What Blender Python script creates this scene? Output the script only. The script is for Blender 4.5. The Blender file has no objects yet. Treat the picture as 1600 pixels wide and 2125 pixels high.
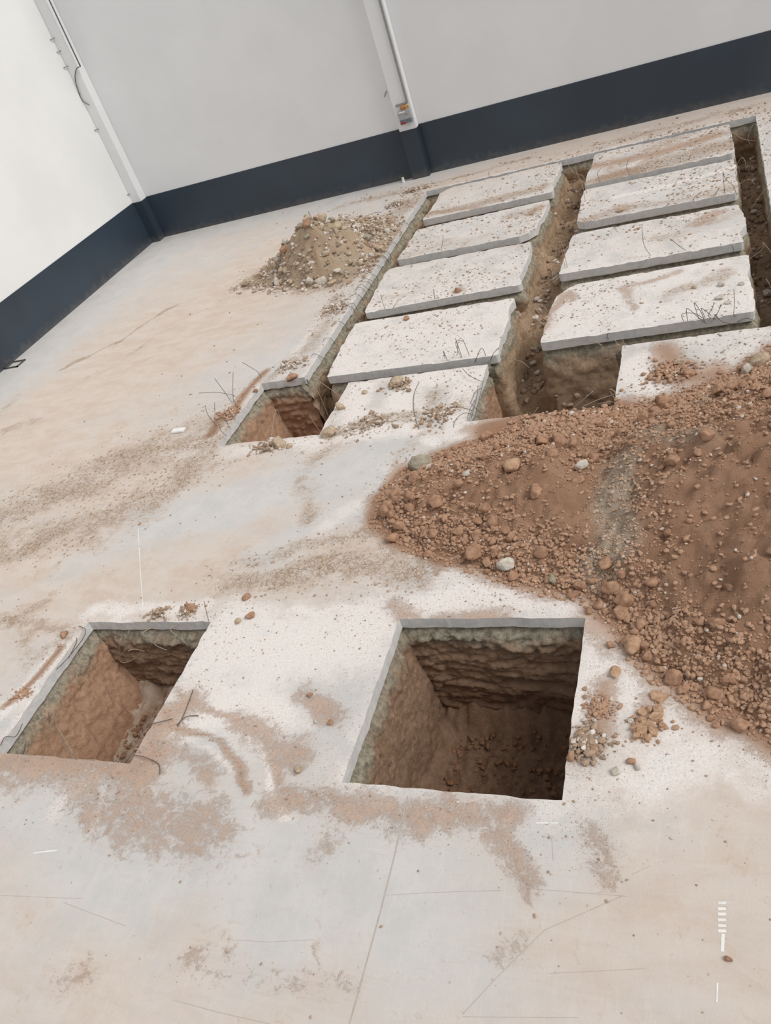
import bpy, bmesh, math, random
import numpy as np
from mathutils import Vector, Matrix

# ------------------------------------------------------------------ camera, world, sun, exposure
S = bpy.context.scene
COL = S.collection
CH = 5.6                                   # camera height above the slab, metres
FPX = 1692.1                               # focal length in pixels of a 1600 x 2125 frame
RM = np.array([[0.9144460, 0.2727574, -0.2989848],
               [-0.0575424, -0.6436342, -0.7631670],
               [-0.4005963, 0.7150793, -0.5728736]])      # rows: image right, image down, forward (world axes)
cam_d = bpy.data.cameras.new('camera'); cam = bpy.data.objects.new('camera', cam_d); COL.objects.link(cam)
cam_d.sensor_fit = 'HORIZONTAL'; cam_d.sensor_width = 36.0; cam_d.lens = 36.0*FPX/1600.0
cam_d.clip_start = 0.05; cam_d.clip_end = 200
r, d, f = [Vector(v) for v in RM]
M3 = Matrix((r, -d, -f)).transposed()
cam.matrix_world = Matrix.Translation((0, 0, CH)) @ M3.to_4x4()
S.camera = cam
W = bpy.data.worlds.new('hall_light'); S.world = W; W.use_nodes = True
bg = W.node_tree.nodes['Background']; bg.inputs[0].default_value = (0.97, 0.98, 1.0, 1); bg.inputs[1].default_value = 0.57
sd = bpy.data.lights.new('daylight', 'SUN'); sun = bpy.data.objects.new('daylight', sd); COL.objects.link(sun)
sd.energy = 2.2; sd.angle = math.radians(30); sd.color = (1.0, 0.965, 0.92)
SUN_FROM = Vector((0.72, -0.10, 0.80))     # daylight comes from the openings on the right-hand side
sun.rotation_euler = SUN_FROM.to_track_quat('Z', 'Y').to_euler()
S.view_settings.view_transform = 'Standard'; S.view_settings.look = 'None'
S.view_settings.gamma = 1.0; S.view_settings.use_curve_mapping = False
S.view_settings.exposure = 0.0

# ------------------------------------------------------------------ helpers
rng = np.random.default_rng(7); random.seed(7)
C3 = RM.T
def ray(u, v):
    d = C3 @ np.array([u-800.0, v-1062.5, FPX]); return d/np.linalg.norm(d)
def G(u, v, z=0.0):                        # floor point seen at a pixel of the survey photograph
    d = ray(u, v); t = (z-CH)/d[2]; return d[0]*t, d[1]*t
def at_y(u, v, y):
    d = ray(u, v); t = y/d[1]; return np.array([d[0]*t, y, CH+d[2]*t])
def at_x(u, v, x):
    d = ray(u, v); t = x/d[0]; return np.array([x, d[1]*t, CH+d[2]*t])
def depth_at(p):
    return float(RM[2] @ (np.array(p)-np.array([0, 0, CH])))

def _hash(ix, iy, iz, seed):
    n = (ix.astype(np.int64)*374761393 + iy.astype(np.int64)*668265263 + iz.astype(np.int64)*2147483647 + seed*1274126177) & 0xffffffff
    n = ((n ^ (n >> 13))*1274126177) & 0xffffffff
    n = (n ^ (n >> 16)) & 0xffffffff
    return n/4294967295.0
def vn(x, y, z=0.0, seed=0):
    x = np.asarray(x, float); y = np.asarray(y, float); z = np.zeros_like(x)+z
    fx, fy, fz = np.floor(x), np.floor(y), np.floor(z)
    ux, uy, uz = x-fx, y-fy, z-fz
    ux = ux*ux*(3-2*ux); uy = uy*uy*(3-2*uy); uz = uz*uz*(3-2*uz)
    fx, fy, fz = fx.astype(np.int64), fy.astype(np.int64), fz.astype(np.int64)
    def h(a, b, c): return _hash(fx+a, fy+b, fz+c, seed)
    x00 = h(0,0,0)*(1-ux)+h(1,0,0)*ux; x10 = h(0,1,0)*(1-ux)+h(1,1,0)*ux
    x01 = h(0,0,1)*(1-ux)+h(1,0,1)*ux; x11 = h(0,1,1)*(1-ux)+h(1,1,1)*ux
    return (x00*(1-uy)+x10*uy)*(1-uz)+(x01*(1-uy)+x11*uy)*uz
def fbm(x, y, z=0.0, oct=4, seed=0, gain=0.5):
    s = 0; a = 1; t = 0; x = np.asarray(x, float); y = np.asarray(y, float)
    for i in range(oct):
        s = s+a*vn(x*2**i, y*2**i, np.asarray(z)*2**i, seed+i*17); t += a; a *= gain
    return s/t
def sstep(a, b, x): t = np.clip((x-a)/(b-a), 0, 1); return t*t*(3-2*t)
def seg_dist(x, y, P):
    best = np.full(np.shape(x), 1e9)
    if len(P) == 1: return np.hypot(x-P[0][0], y-P[0][1])
    for (ax, ay), (bx, by) in zip(P[:-1], P[1:]):
        dx, dy = bx-ax, by-ay; L = dx*dx+dy*dy+1e-12
        t = np.clip(((x-ax)*dx+(y-ay)*dy)/L, 0, 1)
        best = np.minimum(best, np.hypot(x-ax-t*dx, y-ay-t*dy))
    return best
def poly_sd(x, y, P):                      # signed distance, positive inside
    d = seg_dist(x, y, P+[P[0]]); ins = np.zeros(np.shape(x), bool)
    n = len(P)
    for i in range(n):
        ax, ay = P[i]; bx, by = P[(i+1) % n]
        c = ((ay > y) != (by > y)) & (x < (bx-ax)*(y-ay)/((by-ay)+1e-12)+ax)
        ins ^= c
    return np.where(ins, d, -d)

def tagit(o, label=None, cat=None, group=None, kind=None):
    if label: o['label'] = label
    if cat: o['category'] = cat
    if group: o['group'] = group
    if kind: o['kind'] = kind
    return o
def empty(name, loc=(0, 0, 0)):
    o = bpy.data.objects.new(name, None); o.location = loc; COL.objects.link(o); o.empty_display_size = .1; return o
def link(name, me, parent=None, mats=()):
    o = bpy.data.objects.new(name, me); COL.objects.link(o)
    for m in mats: me.materials.append(m)
    if parent is not None:
        o.parent = parent
        o.matrix_parent_inverse = Matrix.Translation(-Vector(parent.location))
    return o
def mesh_np(name, V, F, smooth=True, attrs=None, matidx=None):
    V = np.asarray(V, np.float32); F = np.asarray(F, np.int32)
    me = bpy.data.meshes.new(name); n = F.shape[1]
    me.vertices.add(len(V)); me.vertices.foreach_set('co', V.ravel())
    me.loops.add(F.size); me.loops.foreach_set('vertex_index', F.ravel())
    me.polygons.add(len(F)); me.polygons.foreach_set('loop_start', np.arange(0, F.size, n, dtype=np.int32))
    me.polygons.foreach_set('loop_total', np.full(len(F), n, np.int32))
    if matidx is not None: me.polygons.foreach_set('material_index', np.asarray(matidx, np.int32))
    me.update(calc_edges=True)
    me.polygons.foreach_set('use_smooth', np.full(len(F), smooth, bool))
    for k, a in (attrs or {}).items():
        at = me.attributes.new(k, 'FLOAT_COLOR', 'POINT')
        c = np.ones((len(V), 4), np.float32); c[:, :a.shape[1]] = a; at.data.foreach_set('color', c.ravel())
    return me
def bm_mesh(name, bm, smooth=False):
    me = bpy.data.meshes.new(name); bm.to_mesh(me); bm.free()
    for p in me.polygons: p.use_smooth = smooth
    return me
def bx(bm, x0, x1, y0, y1, z0, z1, bev=0.0):
    r = bmesh.ops.create_cube(bm, size=1.0)
    for v in r['verts']:
        v.co = Vector(((x0+x1)/2+v.co.x*(x1-x0), (y0+y1)/2+v.co.y*(y1-y0), (z0+z1)/2+v.co.z*(z1-z0)))
    if bev:
        es = list({e for v in r['verts'] for e in v.link_edges})
        bmesh.ops.bevel(bm, geom=es, offset=bev, segments=2, affect='EDGES')
def tube_mesh(name, pts, rad, sides=6):
    P = [Vector(p) for p in pts]; Q = []
    for i in range(len(P)-1):                              # Catmull-Rom
        a, b, c, e = P[max(i-1, 0)], P[i], P[i+1], P[min(i+2, len(P)-1)]
        for k in range(4):
            t = k/4; Q.append(0.5*((2*b)+(c-a)*t+(2*a-5*b+4*c-e)*t*t+(3*b-a-3*c+e)*t**3))
    Q.append(P[-1]); V = []; F = []
    up = Vector((0.13, 0.31, 0.94))
    for i, q in enumerate(Q):
        t = (Q[min(i+1, len(Q)-1)]-Q[max(i-1, 0)]).normalized()
        s = t.cross(up)
        if s.length < 1e-3: s = t.cross(Vector((1, 0, 0)))
        s.normalize(); w = t.cross(s)
        for k in range(sides):
            a = 2*math.pi*k/sides; V.append(q+rad*(math.cos(a)*s+math.sin(a)*w))
    n = len(Q)
    for i in range(n-1):
        for k in range(sides): F.append((i*sides+k, i*sides+(k+1) % sides, (i+1)*sides+(k+1) % sides, (i+1)*sides+k))
    V.append(Q[0]); V.append(Q[-1]); a, b = n*sides, n*sides+1
    F += [(a, (k+1) % sides, k) for k in range(sides)]+[(b, (n-1)*sides+k, (n-1)*sides+(k+1) % sides) for k in range(sides)]
    me = bpy.data.meshes.new(name); me.from_pydata([tuple(v) for v in V], [], F)
    for p in me.polygons: p.use_smooth = True
    return me

# ------------------------------------------------------------------ materials
def sr(r, g, b):
    return tuple(((c/255)/12.92 if c/255 <= .04045 else ((c/255+.055)/1.055)**2.4) for c in (r, g, b))+(1,)
class NT:
    def __init__(s, name, rough=.9, spec=.3):
        s.m = bpy.data.materials.new(name); s.m.use_nodes = True; s.t = s.m.node_tree; s.n = s.t.nodes
        s.b = s.n['Principled BSDF']; s.b.inputs['Roughness'].default_value = rough; s.b.inputs['Specular IOR Level'].default_value = spec
        s.pos = s.n.new('ShaderNodeNewGeometry').outputs['Position']
    def L(s, a, b): s.t.links.new(a, b)
    def noise(s, scale, detail=5, rough=.6, vec=None, dist=0.0, stretch=None):
        v = vec or s.pos
        if stretch:
            mp = s.n.new('ShaderNodeMapping'); mp.inputs['Scale'].default_value = stretch[:3]
            if len(stretch) > 3: mp.inputs['Rotation'].default_value[2] = stretch[3]
            s.L(v, mp.inputs[0]); v = mp.outputs[0]
        n = s.n.new('ShaderNodeTexNoise'); n.inputs['Scale'].default_value = scale; n.inputs['Detail'].default_value = detail
        n.inputs['Roughness'].default_value = rough; n.inputs['Distortion'].default_value = dist; s.L(v, n.inputs['Vector']); return n.outputs[0]
    def voro(s, scale, feat='F1', vec=None, rand=1.0):
        n = s.n.new('ShaderNodeTexVoronoi'); n.feature = feat; n.inputs['Scale'].default_value = scale
        s.L(vec or s.pos, n.inputs['Vector']); n.inputs['Randomness'].default_value = rand; return n.outputs[0]
    def val(s, a, inp):
        if isinstance(a, (int, float)): inp.default_value = a
        else: s.L(a, inp)
    def math(s, op, a, b=0.0, c=0.0, clamp=False):
        n = s.n.new('ShaderNodeMath'); n.operation = op; n.use_clamp = clamp
        s.val(a, n.inputs[0]); s.val(b, n.inputs[1])
        if op in ('MULTIPLY_ADD',): s.val(c, n.inputs[2])
        return n.outputs[0]
    def ramp(s, x, a, b, lo=0.0, hi=1.0):
        n = s.n.new('ShaderNodeMapRange'); n.interpolation_type = 'SMOOTHSTEP'; s.val(x, n.inputs[0])
        for i, v in zip((1, 2, 3, 4), (a, b, lo, hi)): s.val(v, n.inputs[i])
        return n.outputs[0]
    def mix(s, f, a, b, mode='MIX'):
        n = s.n.new('ShaderNodeMix'); n.data_type = 'RGBA'; n.blend_type = mode; s.val(f, n.inputs[0])
        for v, i in ((a, 6), (b, 7)):
            if isinstance(v, tuple): n.inputs[i].default_value = v
            else: s.L(v, n.inputs[i])
        return n.outputs[2]
    def attr(s, name):
        n = s.n.new('ShaderNodeAttribute'); n.attribute_name = name; q = s.n.new('ShaderNodeSeparateColor'); s.L(n.outputs['Color'], q.inputs[0]); return q.outputs
    def bump(s, h, strength=.5, dist=.01, prev=None):
        n = s.n.new('ShaderNodeBump'); n.inputs['Strength'].default_value = strength; n.inputs['Distance'].default_value = dist
        s.L(h, n.inputs['Height'])
        if prev is not None: s.L(prev, n.inputs['Normal'])
        return n.outputs[0]
    def out(s, col, nrm=None, rough=None):
        if isinstance(col, tuple): s.b.inputs['Base Color'].default_value = col
        else: s.L(col, s.b.inputs['Base Color'])
        if nrm is not None: s.L(nrm, s.b.inputs['Normal'])
        if rough is not None: s.val(rough, s.b.inputs['Roughness'])
        return s.m

def mat_floor():
    t = NT('dusty_concrete', .85, .25)
    A = t.attr('mask'); B = t.attr('mask2')
    M = t.math; c_ = lambda n, g: M('MULTIPLY_ADD', n, g, -g/2)
    n0 = t.noise(.5, 7, .6); n1 = t.noise(2.2, 9, .68); n2 = t.noise(9, 8, .75, dist=.8); n3 = t.noise(45, 6, .75)
    st = t.noise(1.6, 8, .68, stretch=(1.0, 2.2, 1.0, .35), dist=.5); st2 = t.noise(2.5, 8, .75, stretch=(6.0, 1.0, 1.0, .5), dist=.3); st3 = t.noise(3, 8, .75, stretch=(1.0, 7.0, 1.0, .15), dist=.4)
    grey = t.mix(t.ramp(n1, .3, .7), sr(196, 194, 192), sr(208, 205, 202))
    tan = t.mix(t.ramp(st, .35, .7), sr(209, 197, 187), sr(200, 183, 169))
    fac = M('ADD', A[0], M('ADD', c_(n0, 1.0), c_(n1, .8)))
    col = t.mix(t.ramp(fac, .05, .95), grey, tan)
    col = t.mix(M('MULTIPLY', t.ramp(st2, .50, .70), .35), col, sr(214, 209, 204))
    col = t.mix(M('MULTIPLY', t.ramp(st3, .52, .72), .30), col, sr(192, 177, 163))
    # scattered soft brown blotches
    bl = M('MULTIPLY', t.ramp(M('ADD', n2, c_(n1, .5)), .56, .68), M('MULTIPLY_ADD', t.ramp(n0, .35, .65), .38, .12))
    col = t.mix(bl, col, sr(186, 163, 143))
    # white slurry powder
    fw = M('ADD', A[2], M('ADD', c_(n1, 1.0), c_(n2, .7)))
    wh = t.mix(t.ramp(n3, .3, .7), sr(236, 231, 227), sr(216, 208, 202))
    wh = t.mix(t.ramp(n1, .55, .75, 0, .6), wh, sr(206, 207, 209))
    col = t.mix(t.ramp(fw, .34, .86), col, wh)
    # dried mud
    fm = M('ADD', B[0], M('ADD', c_(n2, 1.1), M('ADD', c_(n1, 1.3), c_(st3, .9))))
    mud = t.mix(t.ramp(n3, .3, .75), sr(196, 177, 159), sr(174, 152, 131))
    fmr = t.ramp(fm, .30, .85)
    col = t.mix(M('MULTIPLY', fmr, .75), col, mud)
    # reddish soil dust
    fr = M('ADD', A[1], M('ADD', c_(n2, 1.5), M('ADD', c_(n1, 1.0), c_(n3, .5))))
    red = t.mix(t.ramp(n3, .3, .7), sr(192, 165, 145), sr(170, 138, 116)); red = t.mix(t.ramp(A[1], .62, .9), red, t.mix(n3, sr(168, 130, 104), sr(134, 99, 76)))
    frr = t.ramp(fr, .38, .72); sf = t.ramp(M('ADD', A[1], M('ADD', c_(n1, .9), c_(st3, .9))), .15, 1.0)
    col = t.mix(M('MULTIPLY', sf, .55), col, red); col = t.mix(M('MULTIPLY', frr, M('MULTIPLY_ADD', A[1], .70, .22)), col, red)
    # grit specks of two sizes
    dn = M('ADD', B[1], c_(n1, 1.1))
    for sc, r0, op in ((34, .19, .7), (13, .12, .6), (75, .24, .5), (20, .12, .5)):
        sp = M('MULTIPLY', t.ramp(t.voro(sc), r0, r0*.45), t.ramp(dn, .15, .6)); col = t.mix(M('MULTIPLY', sp, op), col, sr(128, 108, 94))
    sp2 = t.ramp(t.voro(5.5), .075, .04); col = t.mix(M('MULTIPLY', sp2, .35), col, sr(150, 128, 112))
    # cracked mud relief
    nv = t.n.new('ShaderNodeTexNoise'); nv.inputs['Scale'].default_value = 6; t.L(t.pos, nv.inputs['Vector'])
    cw = t.mix(.07, t.pos, nv.outputs[1]); crf = None
    for sc in (9, 19):
        cr = M('SUBTRACT', 1.0, t.ramp(t.voro(sc, 'DISTANCE_TO_EDGE', vec=cw), .0, .07)); crf = cr if crf is None else M('MAXIMUM', crf, cr)
    crf = M('MULTIPLY', crf, t.ramp(M('ADD', B[0], M('ADD', c_(n1, 1.0), c_(n2, .4))), .42, .72))
    col = t.mix(M('MULTIPLY', crf, .5), col, sr(128, 104, 84))
    h = M('ADD', M('MULTIPLY', n3, .4), M('ADD', M('MULTIPLY', frr, .5), M('MULTIPLY', fmr, .4)))
    h = M('SUBTRACT', h, M('MULTIPLY', crf, .9))
    return t.out(col, t.bump(h, .6, .014), t.ramp(n1, .3, .8, .6, .9))
def mat_cut():
    t = NT('sawn_concrete', .7, .3)
    n = t.noise(14, 6); n2 = t.noise(90, 4); lw = t.noise(2.5, 4)
    col = t.mix(t.ramp(n, .3, .7), sr(200, 199, 199), sr(220, 218, 215))
    col = t.mix(t.ramp(lw, .52, .7, 0, .6), col, sr(222, 216, 208))
    return t.out(col, t.bump(n2, .25, .004))
def mat_bank(name, brown, brown2, grey_depth, deep):
    t = NT(name, .97, .12)
    sx = t.n.new('ShaderNodeSeparateXYZ'); t.L(t.pos, sx.inputs[0])
    n1 = t.noise(3, 7, .65); n2 = t.noise(16, 7, .7); n3 = t.noise(70, 4, .7); st = t.noise(3, 6, .6, stretch=(1, 1, 5))
    z = t.math('ADD', sx.outputs[2], t.math('ADD', t.math('MULTIPLY_ADD', n1, .5, -.25), t.math('MULTIPLY_ADD', n2, .25, -.12)))
    base = t.mix(t.ramp(n2, .3, .7), brown, brown2)
    base = t.mix(t.ramp(st, .5, .7, 0, .45), base, deep)
    grey = t.mix(t.ramp(n2, .35, .65), sr(178, 170, 152), sr(126, 119, 103)); grey = t.mix(t.ramp(n3, .5, .7, 0, .5), grey, sr(206, 199, 184))
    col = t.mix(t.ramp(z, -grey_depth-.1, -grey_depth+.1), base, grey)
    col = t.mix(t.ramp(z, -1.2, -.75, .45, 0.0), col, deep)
    vd = t.voro(30); col = t.mix(t.ramp(vd, .2, .08, 0, .35), col, sr(200, 185, 165))
    n5 = t.noise(34, 6, .75, dist=.7); col = t.mix(t.ramp(n5, .58, .72, 0, .25), col, deep); h = t.math('ADD', n2, t.math('ADD', t.math('MULTIPLY', n3, .5), t.math('MULTIPLY', n5, .8)))
    return t.out(col, t.bump(h, .8, .025))
def mat_soil(name, c1, c2, cg=None):
    t = NT(name, .97, .1)
    n1 = t.noise(2.2, 7, .65); n2 = t.noise(20, 8, .75); n3 = t.noise(90, 4, .7); T = t.attr('tint')
    col = t.mix(t.ramp(n1, .3, .7), c1, c2)
    col = t.mix(t.ramp(n2, .5, .72, 0, .45), col, sr(134, 100, 77))
    if cg:
        g = t.ramp(t.math('ADD', T[0], t.math('ADD', t.math('MULTIPLY_ADD', n2, 1.3, -.65), t.math('MULTIPLY_ADD', n1, .8, -.4))), .25, .95, 0, .85)
        col = t.mix(g, col, cg)
    vd = t.voro(45); col = t.mix(t.ramp(vd, .17, .07, 0, .5), col, sr(205, 165, 135))
    h = t.math('ADD', n2, t.math('MULTIPLY', n3, .5))
    return t.out(col, t.bump(h, .9, .03))
def mat_tint(name, a, b, c):               # loose pieces: tint.r blends a -> b, tint.g blends in c
    t = NT(name, .95, .12); T = t.attr('tint'); n = t.noise(35, 5, .7)
    col = t.mix(T[0], a, b); col = t.mix(T[1], col, c); col = t.mix(t.ramp(n, .35, .7, 0, .35), col, sr(130, 105, 88))
    return t.out(col, t.bump(n, .6, .01))
def mat_stone(name, a, b, sc=18):
    t = NT(name, .95, .15); n = t.noise(sc, 6, .7); n2 = t.noise(80, 4, .7)
    return t.out(t.mix(t.ramp(n, .32, .68), a, b), t.bump(t.math('ADD', n, t.math('MULTIPLY', n2, .4)), .7, .02))
def mat_paint(name, a, b, rough=.55, spec=.4, dirt=None):
    t = NT(name, rough, spec); n = t.noise(.6, 5, .55); n2 = t.noise(6, 6, .6)
    col = t.mix(t.ramp(n, .3, .7), a, b)
    if dirt:
        sx = t.n.new('ShaderNodeSeparateXYZ'); t.L(t.pos, sx.inputs[0])
        dz = t.math('ADD', sx.outputs[2], t.math('MULTIPLY_ADD', n2, .5, -.25))
        col = t.mix(t.ramp(dz, .22, -.05, 0, .35), col, dirt)
        vd = t.voro(3.5); col = t.mix(t.ramp(vd, .035, .015, 0, .35), col, dirt)
    return t.out(col, t.bump(n2, .12, .01))
def mat_plain(name, c, rough=.6, metal=0.0):
    t = NT(name, rough, .4); t.b.inputs['Metallic'].default_value = metal; n = t.noise(12, 4)
    return t.out(t.mix(t.ramp(n, .3, .7), c, tuple(x*.82 for x in c[:3])+(1,)))
MF = mat_floor(); MC = mat_cut()
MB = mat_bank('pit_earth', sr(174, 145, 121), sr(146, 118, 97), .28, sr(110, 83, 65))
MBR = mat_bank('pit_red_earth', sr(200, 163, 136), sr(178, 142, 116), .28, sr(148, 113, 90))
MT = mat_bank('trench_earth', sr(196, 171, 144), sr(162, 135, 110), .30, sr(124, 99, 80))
MH = mat_soil('heap_soil', sr(180, 144, 119), sr(160, 125, 101), sr(190, 176, 158))
MRB = mat_soil('rubble_soil', sr(202, 180, 156), sr(178, 154, 130), sr(186, 174, 156))
MCL = mat_stone('clod_soil', sr(186, 150, 125), sr(150, 115, 91)); MCL2 = mat_stone('clod_pale_soil', sr(200, 168, 140), sr(168, 132, 104))
MST = mat_stone('concrete_stone', sr(214, 208, 198), sr(180, 170, 157)); MGS = mat_stone('grey_stone', sr(176, 168, 150), sr(138, 130, 116))
MTN = mat_stone('dusty_stone', sr(204, 186, 164), sr(166, 144, 122))
MGT = mat_tint('dusty_grit', sr(188, 164, 142), sr(156, 136, 118), sr(226, 220, 212)); MGM = mat_stone('pit_mud', sr(176, 160, 144), sr(140, 112, 92), 3.5); MDC = mat_stone('damp_crumb', sr(150, 114, 88), sr(120, 88, 66)); MPB = mat_tint('loose_pebbles', sr(182, 146, 121), sr(192, 168, 144), sr(222, 214, 204))
MWL = mat_paint('white_wall_paint', sr(231, 232, 233), sr(225, 226, 227), .75, .25)
MWW = mat_paint('warm_white_paint', sr(233, 234, 233), sr(227, 228, 227), .7, .25)
MDD = mat_paint('dark_dado_paint', sr(51, 63, 75), sr(46, 56, 67), .38, .5, sr(120, 112, 104))
MGR = mat_plain('grey_steel', sr(150, 150, 146), .5); MDG = mat_plain('cable_grey', sr(105, 104, 102), .6)
MWR = mat_plain('rusty_wire', sr(112, 100, 92), .65); MWR2 = mat_plain('pale_wire', sr(176, 156, 138), .65)
MBX = mat_plain('box_grey', sr(172, 175, 176), .5); MBL = mat_plain('box_blue_grey', sr(128, 142, 152), .5)
MRD = mat_plain('socket_red', sr(170, 50, 50), .5); MOR = mat_plain('orange_lead', sr(226, 130, 60), .5); MYL = mat_plain('yellow_lead', sr(232, 202, 110), .5)
MWP = mat_plain('white_plastic', sr(240, 240, 236), .5); MLN = mat_plain('joint_filler', sr(190, 178, 166), .9); MDK = mat_plain('dark_metal', sr(92, 90, 88), .6)

# ------------------------------------------------------------------ ground plan (metres, camera plumb point = origin)
XL, YB = -15.3, 20.5                        # left wall, back wall
PA = (-7.33, -5.53, 3.38, 5.22); PB = (-3.24, -1.38, 3.37, 5.25)
PC = (-7.30, -5.53, 8.87, 10.66); PD = (-3.27, -1.37, 8.80, 10.28)
NET = (-6.48, 0.70, 10.28, 19.12); PC2 = (-7.30, -6.48, 10.28, 10.66)
SLABS = dict(
 S1=[(-6.05, 17.10), (-3.24, 17.12), (-3.20, 18.97), (-5.98, 18.97)], S2=[(-6.07, 15.05), (-3.26, 15.03), (-3.20, 16.70), (-6.02, 16.60)],
 S3=[(-6.10, 12.78), (-3.19, 12.86), (-3.23, 14.66), (-6.16, 14.68)], S4=[(-6.06, 10.56), (-3.14, 10.50), (-3.20, 12.38), (-6.13, 12.42)],
 R1=[(-2.55, 17.10), (0.24, 17.14), (0.25, 18.93), (-2.50, 18.98)], R2=[(-2.50, 15.09), (0.24, 15.08), (0.24, 16.78), (-2.52, 16.84)],
 R3=[(-2.57, 12.97), (0.26, 13.00), (0.25, 14.55), (-2.50, 14.62)], R4=[(-2.59, 10.68), (0.27, 10.72), (0.26, 12.52), (-2.48, 12.48)])
def in_rect(x, y, r, pad=0.0): return (x > r[0]-pad) & (x < r[1]+pad) & (y > r[2]-pad) & (y < r[3]+pad)
def in_hole(x, y, pad=0.0):
    m = np.zeros(np.shape(x), bool)
    for r_ in (PA, PB, PC, PC2, PD, NET): m |= in_rect(x, y, r_, pad)
    return m
def in_slab(x, y, pad=0.0):
    m = np.zeros(np.shape(x), bool)
    for c in SLABS.values(): m |= poly_sd(x, y, c) > pad
    return m

# stains: strokes drawn on the floor plan (converted from survey pixels)
def PX(*uv): return [G(*p) for p in uv]
STK = []                                   # (channel, points, half width m, strength)
def stk(ch, w, s, *uv): STK.append((ch, PX(*uv), w, s))
# tan dust
stk('t', 2.4, .75, (560, 560), (380, 690), (150, 830)); stk('t', 1.6, .6, (30, 900), (250, 1000), (450, 960)); stk('t', 1.0, .6, (20, 1160), (200, 1130))
stk('t', 1.2, .6, (150, 1230), (450, 1190), (760, 1130)); stk('t', .7, .6, (560, 1080), (700, 940)); stk('t', 1.2, .35, (100, 1850), (400, 1950), (700, 2050)); stk('t', 1.1, .5, (1350, 1900), (1150, 1800), (1580, 1960))
stk('t', .8, .5, (1500, 1620), (1350, 1640)); stk('t', 1.0, .4, (60, 2080), (300, 2100)); stk('t', .8, .6, (900, 395), (1200, 300), (1590, 215)); stk('t', .5, .5, (560, 450), (850, 385)); stk('t', .7, .4, (1280, 2050), (1000, 2100))
# clean grey
stk('g', .9, -.7, (320, 520), (150, 660), (10, 800)); stk('g', .45, -.7, (340, 500), (600, 440), (840, 378)); stk('g', .55, -.7, (310, 1090), (520, 1040), (760, 960)); stk('g', .4, -.6, (150, 1160), (330, 1080))
stk('g', .4, -.6, (560, 1140), (700, 1075), (800, 1060)); stk('g', .6, -.5, (480, 1350), (560, 1420), (470, 1520)); stk('g', .5, -.6, (100, 1660), (200, 1760), (480, 1750), (600, 1900)); stk('g', .4, -.5, (1110, 1700), (1160, 1790)); stk('g', .8, -.4, (900, 1950), (760, 1850)); stk('g', .4, -.5, (940, 1170), (860, 1220))
# white slurry
stk('w', .8, .9, (470, 1330), (640, 1340), (760, 1300)); stk('w', .6, .9, (420, 1450), (560, 1480)); stk('w', .35, .9, (860, 1240), (1000, 1230), (1200, 1240)); stk('w', .30, .8, (940, 1180), (1100, 1220)); stk('w', .35, .9, (1240, 1310), (1230, 1480), (1300, 1400), (1380, 1500))
stk('w', .5, .8, (1350, 1600), (1480, 1560), (1600, 1560)); stk('w', .5, .6, (1200, 1600), (1350, 1680)); stk('w', .25, .8, (150, 1330), (60, 1430), (0, 1500)); stk('w', .2, .8, (200, 1270), (420, 1270))
stk('w', .35, 1., (740, 810), (720, 880), (850, 880), (850, 790), (980, 780), (950, 900)); stk('w', .3, 1., (1310, 750), (1340, 800), (1390, 850)); stk('w', .8, .6, (1400, 700), (1590, 690), (1560, 740)); stk('w', .25, .7, (680, 650), (600, 770)); stk('w', .3, .7, (460, 880), (380, 940), (640, 920), (900, 900)); stk('w', .3, .6, (820, 970), (760, 1040), (640, 1140), (830, 1100)); stk('w', .09, .7, (520, 1540), (570, 1600), (610, 1700)); stk('w', .3, .5, (700, 1640), (900, 1660), (1160, 1690))
# cracked mud and brown dirt
stk('m', .95, .62, (0, 1070), (150, 1010), (330, 930), (480, 890)); stk('m', .85, .60, (0, 1150), (120, 1100), (280, 1050), (420, 950)); stk('m', .38, .65, (480, 1210), (640, 1190), (850, 1170), (900, 1150)); stk('m', .25, .6, (520, 1160), (700, 1130), (800, 1110))
stk('m', .3, .5, (0, 1290), (80, 1250)); stk('m', .25, .55, (690, 930), (640, 980), (640, 1080)); stk('m', .12, .6, (120, 770), (240, 710), (370, 630)); stk('m', .12, .5, (180, 785), (230, 765), (330, 690)); stk('m', .55, .7, (560, 560), (700, 530), (780, 480), (850, 420)); stk('m', .3, .6, (700, 620), (650, 720), (560, 790)); stk('m', .18, .6, (700, 430), (860, 390), (1100, 330))
stk('m', .3, .6, (1240, 300), (1400, 262), (1560, 222)); stk('m', .3, .5, (900, 820), (890, 880), (960, 830)); stk('m', .2, .7, (700, 900), (780, 880), (870, 870)); stk('m', .25, .55, (160, 1325), (60, 1380), (20, 1290)); stk('m', .2, .5, (820, 960), (900, 900)); stk('m', .25, .5, (30, 830), (0, 860))
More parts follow.
